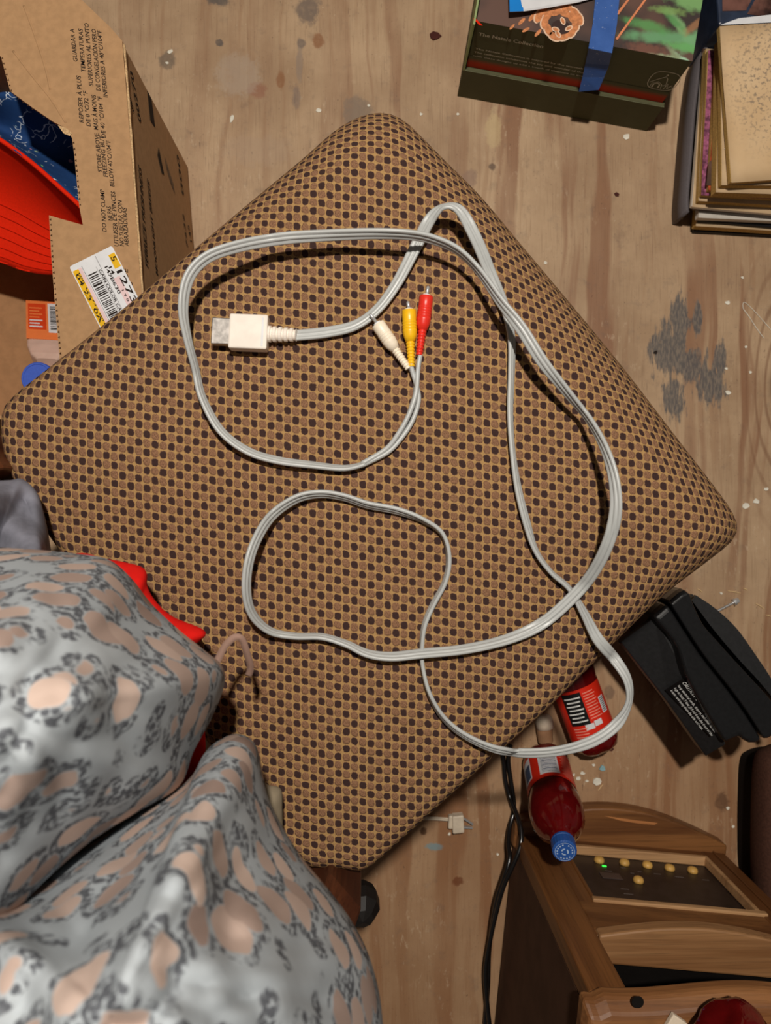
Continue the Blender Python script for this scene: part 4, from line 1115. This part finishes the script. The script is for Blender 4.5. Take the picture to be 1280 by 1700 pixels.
# bottle and packet lying on the heater top
HT = HHT + .027
b3 = P(1215, 1712, HT + .037)
bt3, q3, wr3, lab3, _ = bottle('juice_bottle', b3 + Vector((-.012, .012, 0)), (.55, -.83, 0), (0, 0, 1), 'dark red bottle lying on the cabinet heater top')
lb3 = [P(1174, 1702, HT + .0752), P(1200, 1680, HT + .0752), P(1226, 1712, HT + .0752), P(1200, 1730, HT + .0752)]
wr3(-.45, .030, .35, .100, 'white_paper', 'barcode_ground')
for i in range(9): wr3(-.38, .036 + i * .006, .28, .0385 + i * .006, 'ink', 'barcode_bar', .0347)
pk = P(1102, 1698, HT)
pkr = build('paper_packet', *obox(pk + Vector((-.012, -.02, .0003)), Vector((.012, .020, 0)) * 1.6, Vector((.014, -.010, 0)), Z3 * .006), M['cream'], None, bevel=.001)
tag(pkr, 'small white and orange paper packet on the heater top board', 'packet')
pko = pk + Vector((-.012, -.02, .0066))
patch([pko + Vector((.004, .002, 0)), pko + Vector((.016, -.0065, 0)), pko + Vector((.022, .0035, 0)), pko + Vector((.010, .012, 0))], Z3, .0002, 'orange_print', M['orange'], pkr)

# ------------------------------------------------------------------ black fan heater
fan = thing('fan_heater', P(1190, 1120, 0), 'black plastic space heater with white caution label beside the chair', 'heater')
HZ = 0.215
def shell(px, zt, zb, shrink, name, mat, bev, inset_top=.006):
    top = [P(x, y, zt) for x, y in px]
    c = sum(top, Vector()) / len(top)
    def sc(f, z): return [Vector((c.x + (p.x - c.x) * f, c.y + (p.y - c.y) * f, z)) for p in top]
    return build(name, *loft([sc(shrink, zb), sc(1.0, zt - .05), sc(1.0, zt - .014), sc(.985, zt - .005), sc(.95, zt)]), mat, fan, smooth=False, bevel=bev, bseg=3)
# front shell half (right of the seam) and rear shell half
frontpx = spline([(1110, 998), (1138, 978), (1150, 1002), (1166, 1034), (1190, 1062), (1215, 1090), (1250, 1128), (1284, 1166), (1300, 1200), (1284, 1226), (1270, 1229)], 3) + spline([(1270, 1229), (1240, 1182), (1206, 1136), (1164, 1082), (1110, 998)], 4)[1:-1]
rearpx = spline([(1108, 1001), (1162, 1084), (1204, 1138), (1238, 1184), (1268, 1231)], 4) + [(1258, 1236), (1247, 1236), (1236, 1230), (1230, 1224)] + spline([(1205, 1235), (1170, 1178), (1140, 1122), (1124, 1073), (1104, 1045), (1084, 1022)], 3)
shell(frontpx, HZ, .02, .86, 'front_shell', M['black_plastic2'], .004)
shell(rearpx, HZ - .001, .02, .90, 'rear_shell', M['black_plastic2'], .004)
# sloping rear panel with the warning label
pa_ = [P(1030, 1066, .17), P(1088, 1024, .195), P(1126, 1076, .195), P(1142, 1122, .195), P(1206, 1236, .195), P(1172, 1256, .17), P(1108, 1166, .17)]
pc_ = P(1150, 1140, .1)
rp = build('rear_panel', *loft([[Vector((p.x, p.y, .012)).lerp(Vector((pc_.x, pc_.y, .012)), .5) for p in pa_], [Vector((p.x, p.y, p.z - .035)).lerp(Vector((pc_.x, pc_.y, p.z - .035)), .06) for p in pa_], pa_]), M['black_plastic'], fan, bevel=.002)
base_ = [Vector(P2(x, y, .03)).to_3d() for x, y in ((1040, 1075), (1120, 1010), (1230, 1180), (1215, 1215), (1165, 1240))]
build('base_foot', *loft([[Vector((p.x, p.y, .0005)) for p in base_], [Vector((p.x, p.y, .018)) for p in base_]]), M['black_plastic'], fan, bevel=.002)
pn = (pa_[4] - pa_[5]).cross(pa_[6] - pa_[5]).normalized()
if pn.z < 0: pn = -pn
lp = lambda x, y: PP(x, y, pa_[5], pn)
lbl = patch([lp(1105, 1143), lp(1135, 1124), lp(1194, 1211), lp(1180, 1221)][::-1], pn, .003, 'caution_label', M['label_black'], rp)
for body, a, b, h in (("CAUTION", (1133.5, 1131), (1153, 1155), .0052), ("- Do not cover, wrap around", (1154, 1156), (1193, 1210), .0030), ("keep electrical cords, drapery, and other furnish-", (1126, 1136), (1188, 1214), .0038), ("ings at least 3 feet (0.9 m) from the front of the", (1120, 1140), (1182, 1219), .0038), ("heater and away from the side and rear.", (1114, 1144), (1166, 1209), .0038)):
    text_on(body, lp(*a), lp(*b), h, pn, M['white_ink'], lbl, eps=.0036)
# bowed grille on the front, lower than the shell
gpx = spline([(1140, 984), (1172, 1006), (1206, 1038), (1236, 1080), (1260, 1116), (1284, 1158), (1300, 1196)], 4)
gi = spline([(1132, 992), (1160, 1030), (1186, 1062), (1214, 1094), (1240, 1122), (1270, 1160), (1290, 1200)], 4)
for k, z in enumerate([.03 + .012 * i for i in range(13)]):
    o_ = [P(x, y, .150) for x, y in gpx]; n_in = [P(x, y, .150) for x, y in gi]
    ring = [Vector((p.x, p.y, z)) for p in o_] + [Vector((p.x, p.y, z)) for p in reversed(n_in)]
    build('grille_slat', *loft([ring, [p + Z3 * .0055 for p in ring]]), M['black_plastic'], fan)
core_ = [P(x, y, .150).lerp(P(a, b, .150), .35) for (x, y), (a, b) in zip(gpx, gi)] + [P(a, b, .15) for a, b in reversed(gi)]
build('grille_core', *loft([[Vector((p.x, p.y, .015)) for p in core_], [Vector((p.x, p.y, .182)) for p in core_]]), M['black_plastic'], fan)

# ------------------------------------------------------------------ low brown footstool at the right
fs = thing('footstool', P(1330, 1360, 0), 'low dark brown upholstered footstool beside the oak cabinet heater', 'stool')
fo = cspline([(1262, 1268), (1278, 1246), (1320, 1236), (1400, 1240), (1430, 1330), (1430, 1480), (1400, 1570), (1320, 1580), (1272, 1560), (1259, 1500), (1257, 1420), (1258, 1340)], 4)
c_ = P(1340, 1410, .09)
def fr2(f, z): return [Vector((c_.x + (p.x - c_.x) * f, c_.y + (p.y - c_.y) * f, z)) for p in [P(x, y, .09) for x, y in fo]]
build('upholstered_top', *loft([fr2(.90, .058), fr2(.985, .068), fr2(1, .085), fr2(.985, .102), fr2(.90, .112), fr2(.6, .116)]), M['brown_uph'], fs, smooth=True)
build('plinth', *loft([fr2(.80, .0005), fr2(.80, .060)]), M['dark_gap'], fs)

# ------------------------------------------------------------------ cords and small things on the floor
pc = thing('power_cord', P(840, 1400, 0), 'glossy black power cord running down beside the oak cabinet heater', 'cord')
for cpts in ([(830, 1236, .006), (836, 1262, .006), (839, 1295, .008), (847, 1325, .014), (857, 1350, .030), (865, 1378, .045), (864, 1405, .055), (852, 1436, .06), (836, 1472, .06), (824, 1515, .05), (814, 1560, .04), (806, 1610, .03), (808, 1655, .03), (814, 1715, .03)],
             [(848, 1236, .006), (844, 1262, .006), (848, 1295, .006), (853, 1330, .008), (852, 1352, .012), (846, 1374, .02), (844, 1400, .035), (846, 1425, .05), (838, 1455, .056), (826, 1490, .05), (818, 1530, .04), (812, 1580, .03), (810, 1640, .02), (804, 1715, .01)]):
    build('cord_strand', *tube([P(*q) for q in spline(cpts, 6)], .0034, 10), M['cord'], pc, smooth=True)
wp = thing('white_plug', P(757, 1362, 0), 'cream two-prong plug on a thin cord beneath the chair', 'plug')
build('plug_body', *obox(P(750, 1378, .004), P(769, 1376, .004) - P(750, 1378, .004), P(749, 1349, .004) - P(750, 1378, .004), Z3 * .016), M['cream'], wp, bevel=.002)
build('plug_shoulder', *obox(P(743, 1372, .006), P(751, 1372, .006) - P(743, 1372, .006), P(744, 1350, .006) - P(743, 1372, .006), Z3 * .011), M['cream'], wp, bevel=.002)
build('prong', *obox(P(767, 1357, .009), P(784, 1368, .006) - P(767, 1357, .009), (.0012, .0022, 0), Z3 * .005), M['metal'], wp)
build('prong', *obox(P(768, 1373, .008), P(784, 1374, .006) - P(768, 1373, .008), (0, .0024, 0), Z3 * .005), M['metal'], wp)
for dy in (0, 2.9):
    build('cord_strand', *tube([P(*q) for q in spline([(600, 1372 + dy, .004), (660, 1361 + dy, .004), (705, 1357 + dy, .004), (745, 1359 + dy, .008)], 5)], .0014, 8), M['cream'], wp, smooth=True)
# pale rounded tip poking out from under the chair
tq0 = P(905, 1200, .012)
ct = thing('cream_tube', P(905, 1205, 0), 'small tube with a rounded cream cap by the fallen juice bottle', 'tube')
build('cap', *lathe(P(905, 1209, .013), (-.02, .16, .0), [(0, .0130), (.010, .0134), (.016, .0120), (.020, .008), (.0215, .0002)], 24), M['cream'], ct, smooth=True)
M['tan_tube'] = plain('tan_tube_body', (150, 112, 82), .6, .3)
build('tube_body', *lathe(P(906, 1232, .011), (-.02, .16, .012), [(0, .0102), (.001, .0112), (.018, .0120), (.0215, .0120)], 24), M['tan_tube'], ct)
# hex screw
s0, s1 = P(1188, 1016, .004), P(1226, 996, .006)
sd = (s1 - s0); SL = sd.length; sd.normalize()
scw = thing('hex_screw', P(1208, 1006, 0), 'silver hex-head screw lying on the plywood by the space heater', 'screw')
pr = [(0, .0003), (.003, .0012)]
h = .003
while h < SL - .011: pr += [(h, .0014), (h + .0008, .0025), (h + .0015, .0014)]; h += .0020
pr += [(SL - .009, .0017), (SL - .0075, .0017)]
build('threaded_shank', *lathe(s0, sd, pr, 12), M['metal'], scw)
build('washer', *lathe(s0 + sd * (SL - .0085), sd, [(0, .0058), (.0010, .0058), (.0012, .0046), (.0022, .0046), (.0024, .0054), (.0034, .0054)], 20), M['metal'], scw)
build('hex_head', *lathe(s0 + sd * (SL - .0052), sd, [(0, .0042), (.0048, .0042), (.0055, .0036)], 6), M['metal'], scw)

def flake(px, py, r, mat, name, label, cat_, group, seed, th=.0012):
    rnd = random.Random(seed); c = P(px, py, 0); k = 7
    rr = [r / 1102 * rnd.uniform(.6, 1.15) for _ in range(k)]
    lo_ = [Vector((c.x + rr[i] * math.cos(6.283 * i / k), c.y + rr[i] * math.sin(6.283 * i / k) * .8, .0003)) for i in range(k)]
    o = build(name, *loft([lo_, [p + Z3 * (th * rnd.uniform(.6, 1.2)) for p in lo_]]), M[mat], None)
    return tag(o, label, cat_, group)
def flake_label(x, y):
    if x < 330: return 'tiny white paint flake on a grey stain beside the carton'
    if x > 940 and y > 1260 and x < 1000: return 'tiny white paint flake on the floor between bottle and space heater'
    if y > 1320 and x > 1100: return 'tiny white paint flake on the floor by the brown footstool'
    if y > 1370: return 'tiny white paint flake on the floor near the cream plug'
    if x > 1180 and 780 < y < 900: return 'white paint flake on the floor off the front corner of the seat'
    if x > 1180 and 440 < y < 700: return 'tiny white paint flake on the floor by the grey scuffed patch'
    if y > 900: return 'tiny white paint flake on the floor beside the hex screw'
    if x > 1000: return 'white paint flake on the floor between gift box and paper stack'
    if 740 < x < 780: return 'tiny white paint flake on the floor below the gift box'
    if x > 850: return 'lone white paint flake on bare plywood off the seat edge'
    return 'tiny white paint flake on the floor behind the seat cushion'
WH = [(283, 86, 5), (278, 105, 3), (529, 183, 5), (1040, 227, 7), (905, 437, 4), (1207, 503, 6), (1208, 652, 5), (1238, 840, 8), (1255, 832, 6), (1272, 812, 5), (1238, 576, 3), (1232, 461, 3), (967, 1283, 4), (960, 1292, 4), (974, 1296, 3),
      (952, 1286, 3), (1190, 1180, 0), (640, 1460, 0), (1197, 985, 3), (746, 1384, 3), (1205, 612, 3), (612, 176, 3), (699, 190, 3), (826, 1418, 3), (1245, 618, 3), (760, 190, 3), (1208, 1341, 4), (1217, 1372, 3), (985, 1270, 3)]
for i, (x, y, r) in enumerate(WH):
    if r: flake(x, y, r, 'chip_white', 'paint_flake', flake_label(x, y), 'flake', 'white paint flakes on the floor', 40 + i)
flake(1000, 1274, 6, 'chip_blue', 'blue_flake', 'pale blue chip lying on the floor beside the juice bottles', 'flake', None, 91, .003)
flake(991, 1296, 8, 'chip_white', 'plaster_chip', 'larger white plaster chip near the blue chip on the floor', 'flake', None, 92, .003)
flake(721, 61, 11, 'leaf', 'leaf_scrap', 'dark reddish-brown leaf scrap on the floor by the gift box', 'leaf', None, 93, .003)
flake(1023, 323, 5, 'leaf', 'dark_crumb', 'small dark crumb on bare floor below the gift box', 'crumb', None, 94, .002)
flake(1013, 1243, 6, 'leaf', 'dark_scrap', 'small dark scrap beside the base of the fallen bottle', 'crumb', None, 95, .002)
flake(1088, 585, 4, 'ink', 'nail_head', 'dark nail head in the grey scuffed floor patch', 'nail', None, 96, .0008)
sd_ = P(384, 198, 0)
V_ = [(-.0015, -.006), (.0012, -.0045), (.0042, .001), (.004, .0052), (.0012, .006), (-.0018, .002)]
tag(build('seed_husk', *loft([[(sd_.x + x, sd_.y + y, .0003) for x, y in V_], [(sd_.x + x * 1.05, sd_.y + y, .0014) for x, y in V_], [(sd_.x + x * .6, sd_.y + y * .7, .0024) for x, y in V_]]), M['chip_white'], None), 'almond-shaped cream seed husk on the floor beside the carton', 'seed')
for i, (x0, y0, x1, y1) in enumerate(((1208, 981, 1230, 985), (1234, 977, 1241, 980), (1255, 1002, 1269, 1011), (1271, 1021, 1282, 1024), (1158, 978, 1166, 983), (993, 1312, 1001, 1302))):
    A, B = P(x0, y0, .001), P(x1, y1, .001)
    tag(build('splinter', *tube([A, A.lerp(B, .5) + Vector((0, .0006, .0005)), B], [.0005, .001, .0004], 5), M['splinter'], None), ('thin pale splinter lying by the plaster chip near the bottles' if y0 > 1200 else 'thin pale splinter on the floor around the hex screw'), 'splinter', 'splinters on the floor')
th_ = [P(*q, .0012) for q in spline([(1284, 552), (1262, 527), (1244, 508), (1235, 502), (1234, 512), (1244, 526), (1256, 545), (1268, 561)], 5)]
tag(build('white_thread', *tube(th_, .0005, 5), M['chip_white'], None), 'fine white thread curled on the floor near the knot', 'thread')

# ------------------------------------------------------------------ clothes over the chair back
def drape(outl_px, centre, z_edge, z_top, name, mat, parent, fold=.010, seed=0, power=2.0, hang=.10, nr=34, per=7):
    ring_px = cspline(outl_px, per)
    V, F = [], []
    n = len(ring_px)
    levels = []
    for k in range(nr + 1): levels.append(('top', k / nr))
    cx_, cy_ = centre
    rows = []
    for k in range(1, nr + 1):
        r = k / nr; row = []
        for (x, y, *zz) in ring_px:
            ze = zz[0] if zz else z_edge
            px, py = cx_ + (x - cx_) * r, cy_ + (y - cy_) * r
            z = ze + (z_top - ze) * (1 - r ** power) ** 0.75
            w = noise.noise(Vector((px * .011 + seed, py * .011, seed * 3.1))) + .5 * noise.noise(Vector((px * .025, py * .025 + seed, 4.2)))
            fz = noise.noise(Vector(((px * .8 + py * .6) * .012, (py * .8 - px * .6) * .0035, seed)))
            z += (fold * w + fold * 1.3 * fz) * min(1, (1 - r) * 5)
            row.append(P(px, py, z))
        rows.append(row)
    inner = Vector(P(cx_, cy_, z_edge))
    for dz, f in ((.006, .006), (.020, .03), (.05, .06), (hang, .08)):
        rows.append([P(cx_ + (x - cx_) * (1 - f), cy_ + (y - cy_) * (1 - f), (zz[0] if zz else z_edge) - dz) for (x, y, *zz) in ring_px])
    for r_ in rows: V += r_
    V.append(P(cx_, cy_, z_top)); ci = len(V) - 1
    for i in range(n): F.append((ci, i, (i + 1) % n))
    for k in range(len(rows) - 1):
        for i in range(n):
            j = (i + 1) % n; F.append((k * n + i, (k + 1) * n + i, (k + 1) * n + j, k * n + j))
    cen = V[ci]; UVs = [None] * len(V); UVs[ci] = (0.0, 0.0)
    for i in range(n):                          # cloth coordinates: distance travelled over the cloth from its middle
        e = rows[nr - 1][i] - cen; L2 = math.hypot(e.x, e.y) or 1
        ex, ey = e.x / L2, e.y / L2; acc = 0.0; prev = cen
        for k in range(len(rows)):
            acc += (rows[k][i] - prev).length; prev = rows[k][i]
            UVs[k * n + i] = (ex * acc, ey * acc)
    return build(name, V, F, mat, parent, smooth=True, solid=.0015, soff=-1, fix=False, uvs=UVs)
lp_o = P(100, 1300, .55)
shirt = thing('leopard_top', (lp_o.x - .1, lp_o.y - .1, .5), 'grey and peach leopard-print top draped over the chair back', 'garment')
pA = [(-420, 900, .58), (-200, 895, .58), (-60, 905, .59), (0, 912, .59), (60, 916, .60), (120, 922, .60), (178, 932, .61), (215, 962, .61), (250, 1006, .61), (292, 1046, .62), (334, 1080, .62), (366, 1108, .62), (368, 1140, .62), (346, 1195, .63), (318, 1246, .64),
      (294, 1303, .66), (225, 1345, .69), (150, 1392, .71), (70, 1460, .74), (0, 1530, .76), (-80, 1590, .77), (-260, 1640, .76), (-480, 1450, .70), (-520, 1100, .62)]
drape(pA, (-40, 1210), .61, .85, 'front_fold', M['leopard'], shirt, .010, 3)
pB = [(-200, 1500, .66), (0, 1480, .66), (120, 1420, .65), (230, 1350, .64), (312, 1300, .64), (340, 1256, .63), (362, 1234, .62), (395, 1222, .62), (422, 1240, .62), (434, 1290, .62), (442, 1325, .63), (466, 1375, .63), (500, 1428, .64), (545, 1482, .645), (580, 1530, .65), (606, 1580, .66), (624, 1640, .66), (632, 1700, .67), (640, 1800, .67), (620, 2000, .66),
      (480, 2200, .66), (200, 2300, .66), (-150, 2200, .66), (-350, 1900, .66)]
drape(pB, (180, 1690), .64, .89, 'hanging_panel', M['leopard'], shirt, .012, 9)
rnd = random.Random(4)
M['sequin'] = plain('silver_sequin', (226, 226, 214), .15, .6, .7)
M['sequin_g'] = plain('gold_sequin', (206, 176, 104), .15, .6, .7)
for ch in list(shirt.children):
    bvh = BVHTree.FromPolygons([v.co.copy() for v in ch.data.vertices], [tuple(p.vertices) for p in ch.data.polygons])
    for k in range(16):
        px, py = (rnd.uniform(20, 560), rnd.uniform(1400, 1690)) if ch.name.startswith('hanging') else (rnd.uniform(10, 300), rnd.uniform(1000, 1330))
        dr = ray(px, py).normalized()
        loc, nrm, _i, _d = bvh.ray_cast(CAM - base_of(ch), dr)
        if loc is not None and abs(nrm.dot(dr)) > .3:
            if nrm.dot(dr) > 0: nrm = -nrm
            build('sequin', *lathe(loc + base_of(ch) + nrm * .0002, nrm, [(0, .0016), (.0005, .0016), (.0006, .0002)], 10), rnd.choice((M['sequin'], M['sequin_g'])), shirt)
# red garment underneath, a grey one, khaki cloth and a ribbon loop
rg = thing('red_garment', P(260, 1010, .5), 'bright red garment peeking out under the leopard-print top', 'garment')
drape([(120, 925, .545), (175, 931, .55), (205, 936, .55), (238, 947, .55), (242, 975, .55), (256, 1000, .55), (285, 1026, .55), (336, 1048, .55), (330, 1062, .55), (310, 1080, .55), (330, 1150, .55), (338, 1228, .555), (334, 1255, .555), (300, 1308, .56), (250, 1330, .56), (100, 1250, .56), (60, 1000, .55)], (180, 1100), .55, .575, 'cloth_fold', M['red_cloth'], rg, .004, 5, hang=.05)
gg = thing('grey_garment', P(30, 880, .49), 'slate grey garment bunched on the rear seat corner', 'garment')
drape([(-120, 790, .50), (-40, 800, .50), (15, 800, .50), (36, 798, .50), (58, 818, .50), (68, 845, .50), (76, 880, .50), (82, 915, .50), (90, 950, .50), (60, 1000, .50), (-60, 1020, .50), (-140, 900, .50)], (-10, 900), .50, .56, 'cloth_fold', M['grey_cloth'], gg, .035, 7, hang=.045)
kg = thing('khaki_garment', P(440, 1350, .49), 'khaki cloth end showing beside the leopard-print top', 'garment')
drape([(430, 1300, .51), (445, 1306, .51), (464, 1312, .51), (466, 1345, .51), (468, 1385, .51), (480, 1420, .51), (440, 1440, .51), (400, 1400, .51), (400, 1330, .51)], (430, 1370), .51, .525, 'cloth_fold', M['khaki'], kg, .003, 2, hang=.03)
rb = [(352, 1120, .60), (362, 1095, .60), (374, 1072, .60), (390, 1058, .60), (402, 1062, .598), (410, 1085, .59), (416, 1108, .58), (412, 1122, .575)]
ctr_ = [P(*q) for q in spline(rb, 6)]
V, F = [], []
for i, p in enumerate(ctr_):
    d, s, t = frame(ctr_[min(i + 1, len(ctr_) - 1)] - ctr_[max(i - 1, 0)])
    V += [p - s * .0026, p + s * .0026]
for i in range(len(ctr_) - 1): F.append((2 * i, 2 * i + 1, 2 * i + 3, 2 * i + 2))
build('hanger_loop', V, F, M['strap'], shirt, solid=.0006, soff=0, smooth=True)
